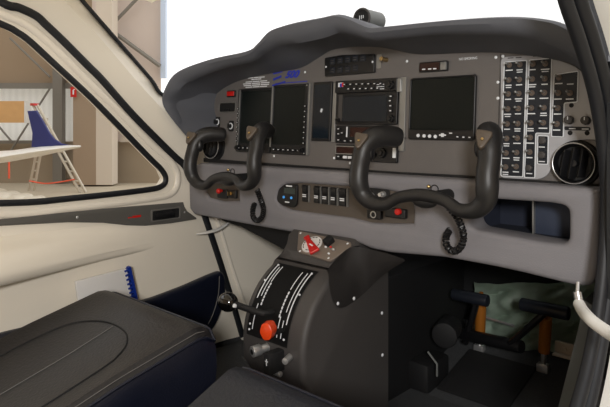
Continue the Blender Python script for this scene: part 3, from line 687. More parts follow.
x, z = bf(234, 193); obj('key', box(cyl(B(), (x, -.008, z), (x, -.013, z), .005, seg=14), (x, -.018, z), (.002, .012, .011)), M['brass'], t, FB)
# ================================================================== YOKES
YY = -.17
def yoke(cx, h, label, cord, gr=.020, br=.0128, roll=.03):
    CR, SR = math.cos(roll), math.sin(roll)     # the wheels stand turned a little to the left
    t = thing('control_yoke', (cx, YY, .69), label, 'yoke', 'control yokes')
    half = [(-h+.038, .084, .823), (-h+.024, .058, .826), (-h+.011, .034, .821), (-h+.003, .016, .804), (-h, .007, .780), (-h, -.002, .754), (-h, -.004, .73), (-h+.006, 0, .706), (-h+.026, .002, .689), (-h+.06, .004, .686), (-h*.35, .008, .702)]
    rs = [gr*1.08, gr*1.15, gr*1.15, gr*1.06, gr*1.0, gr*.98, gr*1.0, gr*.9, gr*.78, br, br*.95]
    pts = [Vector(p) for p in half]+[Vector((0, .010, .709))]+[Vector((-p[0], p[1], p[2])) for p in half[::-1]]
    rr = rs+[br*1.0]+rs[::-1]
    pts = [Vector((p.x*CR-(p.z-.70)*SR, p.y, .70+p.x*SR+(p.z-.70)*CR)) for p in pts]
    obj('wheel', tube(B(), cr([p+Vector((cx, YY, 0)) for p in pts], 6), crf(rr, 6), 20), M['soft'], t)
    for s in (-1, 1):
        px_ = s*(h-.006); p = Vector((cx+px_*CR-.132*SR, YY+.000, .820+px_*SR))
        sh = [(-.014, .012), (.014, .012), (.015, .004), (.006, -.020), (0, -.026), (-.006, -.020), (-.015, .004)]
        fm = Matrix.Translation(p) @ Matrix.Rotation(-.5, 4, 'X') @ Matrix.Rotation(.35, 4, 'Z')
        obj('thumb_plate', plate(rnd(sh, .005, 3), .006, -.008, (), .003), mat('bronze_grip_plate', (84, 74, 64), .45, .1), t, fm)
        obj('grip_button', cyl(B(), (0, -.006, -.008), (0, -.012, -.008), .0026, seg=10), M['brass'], t, fm)
        bm = sph(B(), Vector((cx+s*(h-.020)-.007, YY+.018, .795+s*.008)), .012, (.8, .9, 1.5), 12); obj('trigger', bm, M['black'], t)
    obj('hub', sph(B(), (cx, YY+.02, .698), .020, (1.5, .8, .8), 18), M['soft'], t)
    obj('shaft', cyl(B(), (cx, YY+.01, .700), (cx, BY+.02, .700), .013, seg=20), M['matte'], t)
    cl_ = obj('clip', torus(B(), (cx+.026, YY+.014, .722), (0, 1, 0), .008, .0013, 18, 6), M['black'], t)
    obj('clip_bead', sph(B(), (cx+.018, YY+.006, .727), .0042, seg=10), M['brass'], cl_)
    bm = B(); P = cr(cord, 12); L = 0; hp = []; n = len(P); tot = sum((P[i+1]-P[i]).length for i in range(n-1)); turns = tot/.0078
    for i in range(n-1):
        tdir = (P[i+1]-P[i]).normalized(); xx = Vector((0, 1, 0))-tdir*tdir.y; xx.normalize(); yy = tdir.cross(xx); seg = (P[i+1]-P[i]).length; m = max(2, int(seg/tot*turns*8))
        for k in range(m):
            q = P[i].lerp(P[i+1], k/m); a = 2*math.pi*(L+seg*k/m)/.0078; hp.append(q+(xx*math.cos(a)+yy*math.sin(a))*.0058)
        L += seg
    obj('coiled_cord', tube(bm, hp, .0023, 6), M['black'], t)
    return t
c0 = [onY(448, 206, YY+.02), onY(458, 219, -.13), onY(463.5, 236, -.11), onY(460, 248, -.10), onY(452.5, 251, -.095), onY(446.5, 245, -.09), onY(446.5, 236, -.08), onY(449.5, 230.5, BY-.004)]
yoke(.289, .144, 'black control yoke on the right, nearest the camera, with coiled cord', c0, .0205)
c1 = [onY(257, 190, YY+.02), onY(260.5, 199, -.13), onY(263.3, 209, -.11), onY(262, 217, -.10), onY(257.5, 220.5, -.095), onY(253.2, 217, -.09), onY(252.8, 209, -.08), onY(254.5, 204, BY-.004)]
yoke(-.313, .132, 'black control yoke on the left in front of the tall displays', c1, .0186, .0125, .065)
# ================================================================== PEDESTAL
PX0, PX1 = -.148, .052
PD = thing('centre_pedestal', ((PX0+PX1)/2, -.1, .11), 'dark grey centre console with curved lever scale between the seats', 'console')
arc = [(-.07-.178*math.sin(math.radians(a)), .345+.178*math.cos(math.radians(a))) for a in range(16, 93, 6)]
prof = [(.065, .62), (-.045, .582), (-.060, .570), (-.112, .535), (-.114, .525)]+arc+[(-.246, .30), (-.228, .275), (-.222, .23), (-.222, .105), (.065, .105)]
bm = B(); loft(bm, [[Vector((x, y, z)) for y, z in prof] for x in (PX0, PX1)], True)
bmesh.ops.contextual_create(bm, geom=[v for v in bm.verts if v.co.x < -.1]); bmesh.ops.contextual_create(bm, geom=[v for v in bm.verts if v.co.x > 0])
es = [e for e in bm.edges if e.is_manifold and abs(e.verts[0].co.x-e.verts[1].co.x) < 1e-5 and e.verts[0].co.z > .2 and e.verts[1].co.z > .2 and e.calc_face_angle(0) > 1]
bmesh.ops.bevel(bm, geom=es, offset=.014, segments=4, affect='EDGES', profile=.5)
for v in bm.verts:
    if v.co.z > .520 and v.co.x < -.1: v.co.x += .026-.050*max(0, min(1, (v.co.z-.525)/.045))
obj('body', bm, M['ped'], PD)
obj('forward_tunnel', box(B(), (-.078, .310, .27), (.155, .50, .34)), M['matte'], PD, bevel=.01)
# curved black scale plate
sx0, sx1 = PX0+.022, PX1-.046
def drum(a, r=.1795): a = math.radians(a); return (-.07-r*math.sin(a), .345+r*math.cos(a))
bm = B(); rows = []
for a in range(25, 87, 4):
    y, z = drum(a, .1800); rows.append([Vector((sx0, y, z)), Vector((sx1, y, z))])
loft(bm, rows); bmesh.ops.solidify(bm, geom=bm.faces[:], thickness=-.0015)
sc = obj('lever_scale', bm, M['matte'], PD)
def arcline(bm, x0, x1, a0, a1, w, n=10):
    pts = []
    for i in range(n+1):
        t = i/n; y, z = drum(a0+(a1-a0)*t, .1822); pts.append(Vector((x0+(x1-x0)*t, y, z)))
    return tube(bm, pts, w, 6)
for side in (0, 1):
    bm = B(); lo_, hi_ = (sx0, (sx0+sx1)/2) if side == 0 else ((sx0+sx1)/2, sx1)
    for xx, a0, a1 in ((sx0+.010, 29, 58), (sx0+.028, 29, 44), (sx0+.020, 30, 56), (sx1-.036, 30, 46), (sx1-.010, 30, 70), (sx0+.020, 62, 80), (sx1-.032, 66, 80), (sx1-.020, 68, 80), (sx1-.020, 30, 62)):
        if lo_ < xx < hi_: arcline(bm, xx, xx, a0, a1, .0010 if xx not in (sx0+.010, sx1-.010) else .0013)
    for k in range(7):
        if side == 0: arcline(bm, sx0+.030, sx0+.030, 45+2.6*k, 46.6+2.6*k, .0017, 2)
        else: arcline(bm, sx1-.036, sx1-.036, 48+2.8*k, 49.8+2.8*k, .0017, 2)
    for xx, a in ((sx0+.010, 28), (sx1-.010, 29), (sx0+.006, 44), (sx1-.004, 48), (sx0+.010, 77), (sx0+.010, 81), (sx1-.01, 80)):
        if lo_ < xx < hi_: y, z = drum(a, .182); sph(bm, (xx, y, z), .0026, seg=8)
    obj('scale_marks', bm, M['mark'], sc)
# levers
def lever(name, x, a, label=None): return obj(name, cyl(box(B(), (0, 0, 0), (.0001, .0001, .0001)), (x, *drum(a, .15)), (x, *drum(a, .215)), .006, .005, 12), M['matte'], PD, label=label)
pa = onY(228, 302, -.275); pb_ = onY(254, 311, -.268)
lv = obj('power_lever', tube(B(), [Vector((pb_.x+.024, -.225, pb_.z-.006)), Vector((pb_.x+.02, -.258, pb_.z-.004)), pb_, pa], .0075, 12), M['matte'], PD)
obj('ball_knob', sph(B(), pa, .0225, (1.15, 1, 1), 20), mat('gloss_black', (14, 13, 12), .12, coat=.6), lv)
x_ = pa.lerp(pb_, .38); obj('lever_glint', cyl(B(), x_+Vector((0, -.006, .0)), x_+Vector((0, -.011, .002)), .0045, seg=12), M['mark'], lv)  # small white disc standing in for a specular glint on the lever
pk_ = onY(268.5, 330, -.285)
lv = obj('condition_lever', tube(B(), [Vector((pk_.x, -.225, pk_.z-.012)), Vector((pk_.x, -.262, pk_.z-.01)), pk_], .006, 12), M['matte'], PD)
bm = B(); ring = []
for (yy, rr) in ((-.014, .0135), (-.012, .0175), (.006, .0185), (.014, .0165), (.016, .012)):
    ring.append([Vector((rr*(1+.05*(i % 4 in (0, 1)))*math.cos(2*math.pi*i/24), yy, rr*(1+.05*(i % 4 in (0, 1)))*math.sin(2*math.pi*i/24))) for i in range(24)])
vs = loft(bm, ring, True); bm.faces.new(vs[0]); bm.faces.new(vs[-1])
obj('orange_knob', bm, M['orange'], lv, Matrix.Translation(pk_) @ Matrix.Rotation(.35, 4, 'Z') @ Matrix.Diagonal((.78, 1, 1.02, 1)), label='ribbed orange knob')
# friction and latch hardware at the foot
p = onY(252, 352, -.285); q = p+Vector((.014, .06, .004))
fk = obj('friction_knob', cyl(cyl(B(), p, p+(q-p)*.35, .0125, .0125, 20), p+(q-p)*.35, q, .009, .009, 16), M['steel'], PD, bevel=.0015)
obj('knob_slot', cyl(B(), p-(q-p).normalized()*.001, p+(q-p).normalized()*.001, .006, seg=14), M['black'], fk)
p = onY(286, 359, -.262); obj('chrome_pin', cyl(B(), p+Vector((.008, -.012, 0)), p+Vector((-.012, .04, .0)), .007, .0075, 16), M['steel'], PD, bevel=.001)
p = onY(275, 361, -.265)
lb_ = obj('latch_block', box(B(), p, (.022, .05, .045)), M['matte'], PD, bevel=.003)
obj('block_mark', box(box(B(), p+Vector((0, -.0255, .004)), (.002, .001, .014)), p+Vector((0, -.0255, .006)), (.008, .001, .002)), M['mark'], lb_)
p = onY(277, 373, -.262); obj('lower_pin', cyl(B(), p+Vector((-.012, 0, 0)), p+Vector((.012, 0, 0)), .006, seg=14), M['steel'], PD, bevel=.001)
# fuel selector plate on the neck
fn0, fn1 = Vector((0, -.060, .570)), Vector((0, -.112, .535)); sl = (fn0-fn1).normalized(); nrm = Vector((0, -sl.z, sl.y)); 
FM = Matrix(((1, 0, 0, 0), (0, -nrm.y, sl.y, fn1.y), (0, -nrm.z, sl.z, fn1.z), (0, 0, 0, 1)))
FMI = FM.inverted()
def fp(px, py):
    o = FMI @ CAM; d = FMI.to_3x3() @ ray(px, py); p = o-d*(o.y/d.y); return (p.x, p.z)
fpl = rnd([fp(*p) for p in [(299, 231.5), (352, 243), (351, 248), (330, 262), (297.5, 252)]], .008, 4)
FP = obj('selector_plate', plate(fpl, .003, -.003, (), .001), mat('bronze_plate', (128, 116, 106), .4, .2), PD, FM)
for q in ((301, 234), (348, 244.5), (329, 259), (300.5, 252)): x, z = fp(*q); screw(FP, FM, x, z, -.003, .003, 'mark')
FS = thing('fuel_selector', FM @ Vector((fp(312, 246)[0], -.003, fp(312, 246)[1])), 'red fuel selector handle on a round white dial at the console neck', 'fuel selector')
x, z = fp(312.5, 245.5); rD_ = .027
obj('dial', cyl(B(), (x, -.003, z), (x, -.006, z), rD_, rD_*.97, 36), M['paper'], FS, FM)
bm = B()
for i in range(16):
    if i in (3, 11): continue
    a = 2*math.pi*i/16; box(bm, (x+.022*math.cos(a), -.0063, z+.022*math.sin(a)), (.006, .0006, .0025), Matrix.Rotation(-a+math.pi/2, 3, 'Y'))
obj('dial_marks', bm, M['ped'], FS, FM)
h0 = Vector((fp(308, 240)[0], 0, fp(308, 240)[1])); h1 = Vector((fp(316.5, 255)[0], 0, fp(316.5, 255)[1])); dd = (h1-h0).normalized(); pp = Vector((dd.z, 0, -dd.x))
hp = [h0-pp*.009, h0-dd*.003, h0+pp*.009, h0+dd*.014+pp*.006, h1+pp*.013, h1-pp*.013, h0+dd*.014-pp*.006]
obj('red_handle', plate(rnd([(v.x, v.z) for v in hp], .004, 4), -.006, -.014, (), .003), M['red'], FS, FM)
c_ = h0.lerp(h1, .62); obj('handle_mark', box(B(), (c_.x, -.0143, c_.z), (.014, .0008, .0035), Matrix.Rotation(.3, 3, 'Y')), M['mark'], FS, FM)
CT = thing('cutoff_switch', FM @ Vector((fp(330, 244)[0], -.003, fp(330, 244)[1])), 'small black guarded switch beside the white fuel dial', 'switch')
x, z = fp(330, 244); obj('guard', box(B(), (x, -.010, z), (.020, .016, .024), Matrix.Rotation(.3, 3, 'Y')), M['matte'], CT, FM, bevel=.003)
for q, mm in (((331.5, 248.5), 'red'), ((334, 251), 'steel'), ((329.5, 255), 'mark'), ((326.5, 248.5), 'mark')):
    x, z = fp(*q); obj('indicator', sph(B(), (x, -.005, z), .0042 if mm == 'steel' else .003, (1.2, 1, .8), 10), M[mm], CT, FM)
# flared side wing up to the bolster
wt = [onX(329, 268, PX1+.004), onX(338, 257, PX1+.005), onX(352, 247, PX1+.005), onY(372, 250, -.066), onY(389, 254, -.064), onY(405, 259.5, -.062)]
wb = [onX(329, 283, PX1+.003), onX(333, 301, PX1+.003), onX(342, 308, PX1+.003), onX(360, 297, PX1+.004), onY(382, 276, -.04), onY(405, 261, -.058)]
wmid = [onX(328.5, 275, PX1+.003), onX(335, 277, PX1+.004), onX(346, 277, PX1+.008), onX(365, 274, PX1+.024), onY(386, 266, -.058), onY(405, 260.3, -.060)]
bm = B(); loft(bm, [cr(wt, 6), cr([a.lerp(b, .5)+Vector((-.004, .0, .0)) for a, b in zip(wt, wmid)], 6), cr(wmid, 6), cr([a.lerp(b, .5) for a, b in zip(wmid, wb)], 6), cr(wb, 6)])
bmesh.ops.solidify(bm, geom=bm.faces[:], thickness=.003)
obj('side_wing', bm, M['ped'], PD)
SM = Matrix(((0, 1, 0, PX1), (1, 0, 0, 0), (0, 0, 1, 0), (0, 0, 0, 1)))
for q in ((338, 303.5), (354, 298.5), (382, 313), (382.5, 355)):
    p = onX(q[0], q[1], PX1+.006); obj('screw', sph(B(), p, .0042, (.6, 1, 1), 10), M['mark'], PD)
# ================================================================== SEATS
def seat(xa, xb, yf, label, zt=.425, lm='leather', tap=0):
    t = thing('pilot_seat', ((xa+xb)/2, yf-.3, .11), label, 'seat', 'leather front seats')
    def top(u, v):   # u 0..1 left-right, v 0..1 front to back
        y = yf-.62*v; z = zt-.30*.62*v*.95
        s = 2*u-1; e_ = min(1, v/.35); z += .016*abs(s)**3*e_ - .010*(1-s*s)*e_; z -= .022*max(0, 1-v/.07)**2; z -= .022*max(0, (abs(s)-.9)/.1)**2
        return Vector((xa+(xb-xa)*u-s*tap*min(1, v/.35), y, z))
    N, K = 28, 30; bm = B(); g = [[bm.verts.new(top(i/N, j/K)) for i in range(N+1)] for j in range(K+1)]
    for j in range(K):
        for i in range(N): bm.faces.new((g[j][i], g[j][i+1], g[j+1][i+1], g[j+1][i]))
    obj('cushion_top', bm, M[lm], t)
    rim = [top(0, j/K) for j in range(K, -1, -1)]+[top(i/N, 0) for i in range(1, N+1)]+[top(1, j/K) for j in range(1, K+1)]
    c = Vector(((xa+xb)/2, yf-.3, 0))
    def off(p, d, dz): q = p.copy(); e = Vector((p.x-c.x, (p.y-c.y)*.7, 0)); e.normalize(); q += e*d; q.z += dz; return q
    bm = B(); loft(bm, [[off(p, -.004, .0) for p in rim], [off(p, .004, -.012) for p in rim], [off(p, .006, -.05) for p in rim], [off(p, .002, -.10) for p in rim], [Vector((p.x, p.y, .2)) for p in rim]])
    obj('cushion_side', bm, M['navy'], t)
    obj('piping', tube(B(), [off(p, .001, .0) for p in rim], .0035, 8), M['navy'], t)
    sm = tube(B(), [top(.985, j/K)+Vector((0, 0, .001)) for j in range(1, K)], .0009, 6); obj('edge_stitching', sm, M['thread'], t)
    # stitched U seam and centre seam
    us = [(.18, .95), (.18, .6), (.18, .4), (.22, .26), (.34, .19), (.5, .17), (.66, .19), (.78, .26), (.82, .4), (.82, .95)]
    us = cr([Vector((a, b, 0)) for a, b in us], 6); obj('channel_seam', tube(B(), [top(p.x, p.y)+Vector((0, 0, .0008)) for p in us], .0018, 8), M['matte'], t)
    obj('centre_stitching', tube(B(), [top(.5, .18+.77*k/24)+Vector((0, 0, .001)) for k in range(25)], .0010, 6), M['thread'], t)
    obj('base', box(B(), ((xa+xb)/2, yf-.33, .165), (xb-xa-.08, .5, .10)), M['matte'], t, bevel=.01)
    return t
seat(-.505, -.075, -.385, 'charcoal leather seat with stitched seam beside the cream door', .437)
seat(.100, .550, -.47, 'dark blue-grey leather seat close to the camera at the bottom edge', .438, 'slate', .045)
# ================================================================== small cabin things
# checklist with blue comb tucked by the door
BKM = Matrix.Translation((-.591, 0, 0)) @ Matrix(((0, -1, 0, 0), (1, 0, 0, 0), (0, 0, 1, 0), (0, 0, 0, 1)))
def bk(px, py): p = onX(px, py, -.591); return (p.y, p.z)
q0, q1 = bk(74, 281), bk(125, 268); q2, q3 = bk(132, 300), bk(80, 312)
dx_, dz_ = q3[0]-q0[0], q3[1]-q0[1]
CB = thing('checklist_booklet', (-.591, (q2[0]+q3[0])/2, .27), 'white spiral-bound booklet with blue comb tucked between seat and door', 'booklet')
obj('cover', plate(rnd([q0, q1, (q2[0]+.004, q2[1]-.05), (q3[0]+.004, q3[1]-.05)], .006, 3), 0, -.010, (), .001), M['paper'], CB, BKM)
e = (Vector(q2)-Vector(q1)); e.normalize(); n_ = Vector((-e.y, e.x))
if n_.x < 0: n_ = -n_
s0 = Vector(bk(124.5, 267.5)); bm = B()
L_t = .13
ang = math.atan2(e.x, -e.y)
for k in range(10):
    c_ = s0+e*(L_t*(k+.5)/10)+n_*.000; box(bm, (c_.x, -.006, c_.y), (.016, .015, .005), Matrix.Rotation(ang*-1, 3, 'Y'))
c_ = s0+e*(L_t*.5)+n_*.009; box(bm, (c_.x, -.006, c_.y), (.008, .013, L_t), Matrix.Rotation(-ang, 3, 'Y'))
obj('comb_binding', bm, M['comb'], CB, BKM, label='blue plastic comb binding')
# white restraint straps
p = [onX(197, 234, -.60), onX(207, 232.5, -.588), onX(219, 229, -.588), onX(230, 222, -.600)]
o = obj('door_strap', tube(B(), cr(p, 6), crf([.004, .008, .0085, .005], 6), 10, .6), M['white']); tag(o, 'thin white door strap across the left door seal under the grey panel', 'strap')
DS = thing('restraint_strap', onX(580, 306, .575), 'thick white tubular strap at the right door pillar', 'strap')
p = [onX(579, 304, .585), onX(583, 311, .60), onX(590, 319, .625), onX(600, 327, .645), onX(614, 336, .67), onX(630, 345, .70)]
obj('tube', tube(B(), cr(p, 6), .0092, 14), M['white'], DS)
p0 = p[0]; obj('end_fitting', cyl(cyl(B(), p0+Vector((-.004, .004, .018)), p0+Vector((.002, 0, -.004)), .0065, seg=14), p0+Vector((-.006, .01, .012)), p0+Vector((-.008, .02, .03)), .003, seg=8), M['steel'], DS)
# footwell
qm = [[onY(x, y, .57) for x in range(474, 606, 3)] for y in range(282, 356, 3)]
bm = B(); rows = []
for j, r in enumerate(qm):
    rows.append([p+Vector((.006*math.sin(j*.8), -.02*abs(math.sin(i*.21+j*.33)+.6*math.sin(i*.13-j*.47))-.006*math.sin(i*.8+j*.5+math.sin(j*.4)*2), 0)) for i, p in enumerate(r)])
loft(bm, rows); bmesh.ops.solidify(bm, geom=bm.faces[:], thickness=.006)
o = obj('insulation_blanket', bm, M['quilt']); tag(o, 'wrinkled pale green insulation blanket on the bulkhead behind the pedals', 'blanket')
tag(obj('floor_mat', box(B(), (onZ(497, 374, .14).x, .37, .11+.12*.2703+.006), (.20, .20, .008), Matrix.Rotation(math.atan(.2703), 3, 'X')), M['mat_'], bevel=.003), 'black rectangular floor mat in the right footwell', 'mat')
def pedal(bar0, bar1, arm0, arm1, dm0, dm1, label, Y):
    a0, a1 = onY(*bar0, Y), onY(*bar1, Y)
    t = thing('rudder_pedal', ((a0.x+a1.x)/2, Y, .2), label, 'pedal', 'rudder pedals')
    obj('foot_bar', cyl(B(), a0, a1, .017, seg=18), mat('blue_black_paint', (30, 34, 42), .4), t, bevel=.003)
    m0, m1 = onY(*arm0, Y+.01), onY(*arm1, Y+.02)
    obj('arm', tube(B(), [m0, m0.lerp(m1, .5), m1], .013, 10, .7), M['black'], t)
    d0, d1 = onY(*dm0, Y+.05), onY(*dm1, Y+.06)
    obj('damper', cyl(cyl(B(), d0, d1, .016, .015, 16), d0, d0+(d0-d1)*.3, .006, seg=10), M['spring'], t)
    e0 = d1; e1 = d1+(d1-d0).normalized()*.045
    obj('clevis', box(cyl(B(), e0, e1, .008, .006, 10), e1, (.03, .02, .022)), M['steel'], t, bevel=.003)
    return t
pedal((521, 304), (569, 314), (546, 312), (511, 343), (546, 318), (544, 352), 'rudder pedal with dark foot bar and amber damper nearest the right door', .38)
pedB = pedal((453, 294), (488, 301), (478, 297), (466, 342), (481, 302), (480, 334), 'rudder pedal with amber damper nearer the centre console', .42)
rd0, rd1 = onY(484, 317, .50), onY(514, 326, .48)
obj('push_rod', cyl(B(), rd0, rd1, .004, seg=10), M['steel'], pedB)
cb0, cb1 = onY(462, 334, .44), onY(522, 347, .40)
o = obj('pedal_crossbar', cyl(B(), cb0, cb1, .017, seg=16), M['black'], bevel=.002); tag(o, 'black horizontal tube joining the feet of the two pedals', 'crossbar')
bw = thing('nose_gear_housing', onZ(440, 365, .13), 'dark rounded housing on the footwell floor left of the pedals', 'housing')
c_ = onY(444, 336, .30)
obj('drum', cyl(B(), c_, c_+Vector((-.03, .09, 0)), .036, .034, 28), M['matte'], bw, bevel=.006)
p0, p1 = onY(428, 352, .24), onY(437, 364, .24); p2 = onY(437, 376, .24)
obj('bright_strip', tube(B(), [p0, p1, p2], .003, 8), M['grey'], bw)
obj('housing_foot', box(B(), (c_.x-.05, .3, .15), (.07, .12, .08)), M['matte'], bw, bevel=.01)
br_ = onY(565, 349, .50)
o = obj('wall_bracket', cyl(box(box(B(), br_, (.05, .012, .035)), br_+Vector((0, -.012, -.014)), (.05, .03, .005)), br_+Vector((0, -.005, .002)), br_+Vector((0, -.014, .002)), .007), M['pale'], bevel=.001); tag(o, 'small pale metal bracket low beside the right footwell wall', 'bracket')
# ================================================================== HANGAR outside
GZ = -.9
def hq(x0, y0, x1, y1, d, th=.1):
    """upright slab facing the cabin: corners by bearing at depth d"""
    a = far(x0, 123, d); b = far(x1, 123, d); zt = far(x0, y0, d).z; zb = far(x0, y1, d).z; w = (b-a).length; c = (a+b)/2
    m = Matrix((( R.x, D.x, 0, c.x), (R.y, D.y, 0, c.y), (0, 0, 1, (zt+zb)/2), (0, 0, 0, 1)))
    bm = box(B(), (0, th/2, 0), (w, th, zt-zb)); return bm, m
def hs(name, m, *a, **k): bm, mm = hq(*a, **k); return struct(name, bm, m, mm, smooth=False)
g = far(0, 123, 14); bm = box(B(), (-14, 12, GZ-.05), (44, 40, .1)); struct('floor_hangar', bm, M['ground'], smooth=False)
yb = 123+(CZ-GZ)/17.4*F
hs('wall_hangar_upper', M['sheet'], -400, -400, 92, 85, 17.4)
hs('wall_hangar_door', M['sheethaze'], 92, -400, 160.5, 85, 17.4)  # wall seen through the windscreen, haze painted into its colour
hs('wall_hangar_lower', M['sheetlow'], -400, 141.5, 160.5, yb, 17.4)
hs('wall_hangar_end', M['sheethaze'], 76, 85, 160.5, 142, 17.4)  # same haze-lightened colour as the section above
bm, mm = hq(-400, 85, 76, 142, 17.5, .05); struct('window_3', bm, M['pane'], mm, smooth=False)
hs('trim_1', M['hsteel'], -400, 83, 84, 88.5, 17.2)
hs('trim_2', M['hsteel'], -400, 140.5, 60, 143.5, 17.2)
hs('trim_3', M['hsteel'], 52.5, 60, 62, yb, 17.0, th=.25)
hs('column_1', M['concrete'], 73, 60, 96, yb+2, 16.4, th=.5)
hs('column_2', M['pale'], 96, -150, 112, yb+2, 16.4, th=.5)
hs('trim_4', M['bluesteel'], 160.5, -300, 165.5, 78, 17.2, th=.2)
def brace(name, p, q, d, r):
    a, b = far(*p, d), far(*q, d); struct(name, cyl(B(), a, b, r, seg=8), M['hsteel'])
brace('trim_5', (50, 88), (38, 107), 17.1, .03); brace('trim_6', (33, 116), (10, 152), 17.1, .03); brace('trim_7', (-10, 116), (12, 142), 17.1, .03)
brace('trim_8', (10, 38), (50, 77), 17.1, .03); brace('trim_9', (108, 28), (160, 66), 17.1, .06); brace('trim_10', (110, 27), (150, -15), 17.1, .05)
bm, mm = hq(120, 137, 162, 142, 17.2); struct('trim_11', bm, M['pale'], mm, smooth=False)
struct('wall_hangar_back', box(B(), (0, -13, 5), (50, .2, 12)), M['sheet'], smooth=False)
struct('wall_hangar_right', box(B(), (12, -2, 5), (.2, 22, 12)), M['sheet'], smooth=False)
struct('floor_apron', box(B(), (10, -4, GZ-.05), (3.9, 20, .1)), M['ground'], smooth=False)
# fire extinguisher sign
a = far(73.5, 92, 16.3); HM = Matrix(((R.x, D.x, 0, a.x), (R.y, D.y, 0, a.y), (0, 0, 1, a.z), (0, 0, 0, 1)))
FSN = thing('extinguisher_sign', a, 'small red fire extinguisher sign on the tan pillar outside', 'sign')
obj('sign_board', box(B(), (0, 0, 0), (.16, .02, .28)), M['red'], FSN, HM)
obj('pictogram', merge(cyl(B(), (.0, -.012, -.07), (.0, -.012, .05), .02, seg=10), box(B(), (.02, -.012, .07), (.05, .004, .02))), M['mark'], FSN, HM)
# plywood board on a trestle behind the tail
a0 = far(-60, 112, 15.6); b0 = far(27, 112, 15.6); c_ = (a0+b0)/2; wv = (b0-a0).length
WMx = Matrix(((R.x, D.x, 0, c_.x), (R.y, D.y, 0, c_.y), (0, 0, 1, c_.z), (0, 0, 0, 1)))
WB = thing('plywood_crate', (c_.x, c_.y, GZ), 'light brown plywood board with a pale end outside the left window', 'board')
obj('board', box(B(), (0, 0, 0), (wv, .3, .56)), M['wood'], WB, WMx)
obj('end_cap', box(B(), (wv/2+.02, 0, 0), (.04, .32, .58)), M['white'], WB, WMx)
for s in (-.42, -.2): obj('stand_leg', box(B(), (wv*s, .0, (GZ-c_.z)/2-.14), (.06, .06, c_.z-GZ-.28)), M['hsteel'], WB, WMx)
# aircraft tail: white stabiliser with a blue fin
TD = 12.5
TA = thing('aircraft_tail', far(-20, 157, TD), 'white aircraft wing tip with an upturned dark blue fin outside the window', 'aircraft')
def fz(px, py, d=TD): return far(px, py, d)
rows = []
for (px, yt, ybm, ch_) in ((-160, 160, 186, 1.5), (-60, 155, 172, 1.3), (0, 151.5, 163, 1.1), (33, 147, 157, .9), (60, 145.8, 151, .7), (74, 145.6, 148.5, .4), (78, 146.2, 147.2, .15)):
    r = []
    for k in range(16):
        a = 2*math.pi*k/16; m_ = fz(px, (yt+ybm)/2); h = (ybm-yt)/2/F*TD
        r.append(m_+D*(ch_*.5*math.cos(a)+.5*ch_)+Z*(h*math.sin(a)*(.55+.45*math.cos(a+math.pi)) if False else h*math.sin(a)))
    rows.append(r)
bm = B(); vs = loft(bm, rows, True); bm.faces.new(vs[0]); bm.faces.new(vs[-1]); obj('wing', bm, M['gel'], TA)
fpts = [(28, 111), (37, 110.5), (44, 122), (50, 133), (55, 139), (62, 143.5), (74, 146.3), (50, 148), (32, 147), (33, 133)]
a0 = fz(45, 130, TD+.35); FMx = Matrix(((R.x, D.x, 0, a0.x), (R.y, D.y, 0, a0.y), (0, 0, 1, a0.z), (0, 0, 0, 1)))
ol = [((p[0]-45)/F*(TD+.35), (130-p[1])/F*(TD+.35)) for p in fpts]
obj('blue_fin', plate(ol, -.04, .04, (), .015), M['finblue'], TA, FMx)
# ribbon
a = fz(9, 162, TD-.1); b = fz(9, 178.5, TD-.1)
RB = obj('warning_ribbon', box(B(), (a+b)/2, (.03, .03, (a-b).length)), M['strap']); tag(RB, 'narrow red ribbon hanging under the white wing outside', 'ribbon')
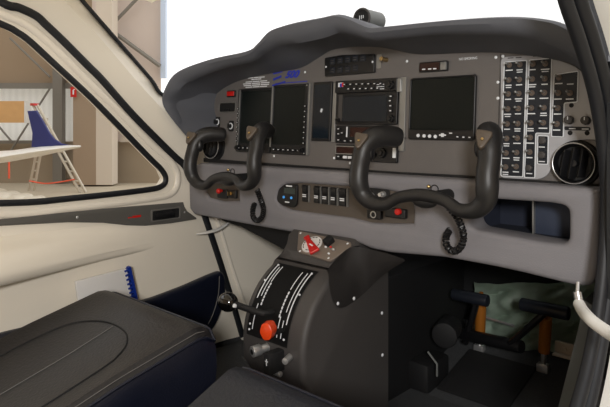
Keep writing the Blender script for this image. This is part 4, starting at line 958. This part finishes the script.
# step ladder
SL = thing('step_ladder', (far(57, 160, 15).x, far(57, 160, 15).y, GZ), 'aluminium step ladder with a red spreader strap under the white wing', 'ladder')
LD = 15.0
def gp(px, dd): # ground point
    r = ray(px, 123); return CAM+r*dd+Z*(GZ-CZ)
for (t0, b0) in (((32.5, 104), 80), ((37, 104), 86)):
    obj('front_rail', cyl(B(), far(*t0, LD), gp(b0, LD), .035, seg=8), M['ladder'], SL)
for (t0, b0) in (((44, 118), 28.5), ((47, 118), 34)):
    obj('rear_rail', cyl(B(), far(*t0, LD+.15), gp(b0, LD+.4), .032, seg=8), M['ladder'], SL)
for k in range(8):
    f = .1+.11*k; p = far(32.5, 104, LD).lerp(gp(80, LD), f); q = far(37, 104, LD).lerp(gp(86, LD), f)
    obj('rung', cyl(B(), p, q, .022, seg=8), M['ladder'], SL)
for k in range(7):
    f = .12+.12*k; p = far(44, 118, LD+.15).lerp(gp(28.5, LD+.4), f); q = far(47, 118, LD+.15).lerp(gp(34, LD+.4), f)
    obj('rung', cyl(B(), p, q, .02, seg=8), M['ladder'], SL)
obj('red_strap', tube(B(), cr([far(30, 181, LD+.2), far(45, 183.5, LD), far(60, 182, LD-.03), far(74, 179.5, LD-.03)], 5), .035, 8, .5), M['strap'], SL, label='red spreader strap')
obj('top_cap', box(B(), far(34.5, 104.5, LD), (.17, .15, .06)), M['red'], SL, label='red top cap')
# white cloth bundle
CL = B(); base = gp(10, 12.9)
for k in range(14):
    u = k/13; p = gp(-22+62*u, 13.0+.3*math.sin(k*2.1)); h = .42-.26*u
    sph(CL, p+Z*(h*.42), h*.62, (1.5, 1.2, .75), 14)
o = obj('cloth_bundle', CL, M['cloth']); tag(o, 'crumpled white dust sheet lying on the hangar floor outside', 'sheet')
# ================================================================== LIGHT, WORLD, CAMERA
W = bpy.data.worlds.new('sky'); S.world = W; W.use_nodes = True
bg = W.node_tree.nodes['Background']; bg.inputs[0].default_value = (1, .992, .98, 1); bg.inputs[1].default_value = 1.4
def area(name, loc, tgt, size, e, col):
    l = bpy.data.lights.new(name, 'AREA'); l.energy = e; l.size = size; l.color = col
    o = bpy.data.objects.new(name, l); COL.objects.link(o); o.location = loc
    o.rotation_euler = (Vector(tgt)-Vector(loc)).to_track_quat('-Z', 'Y').to_euler(); return o
area('camera_flash', (1.75, -2.1, 1.27), (-.3, .0, .8), .3, 41.0, (1, .98, .95))
cam = bpy.data.cameras.new('camera'); co = bpy.data.objects.new('camera', cam); COL.objects.link(co)
cam.sensor_width = 36; cam.sensor_fit = 'HORIZONTAL'; cam.lens = F/610*36
cam.shift_x = 0; cam.shift_y = -(203.5-V0)/610; cam.clip_start = .02; cam.clip_end = 200
co.matrix_world = Matrix(((R.x, 0, -D.x, CX), (R.y, 0, -D.y, CY), (0, 1, 0, CZ), (0, 0, 0, 1)))
S.camera = co
S.view_settings.view_transform = 'Standard'; S.view_settings.look = 'None'; S.view_settings.exposure = 0; S.view_settings.gamma = 1
S.view_settings.use_curve_mapping = False
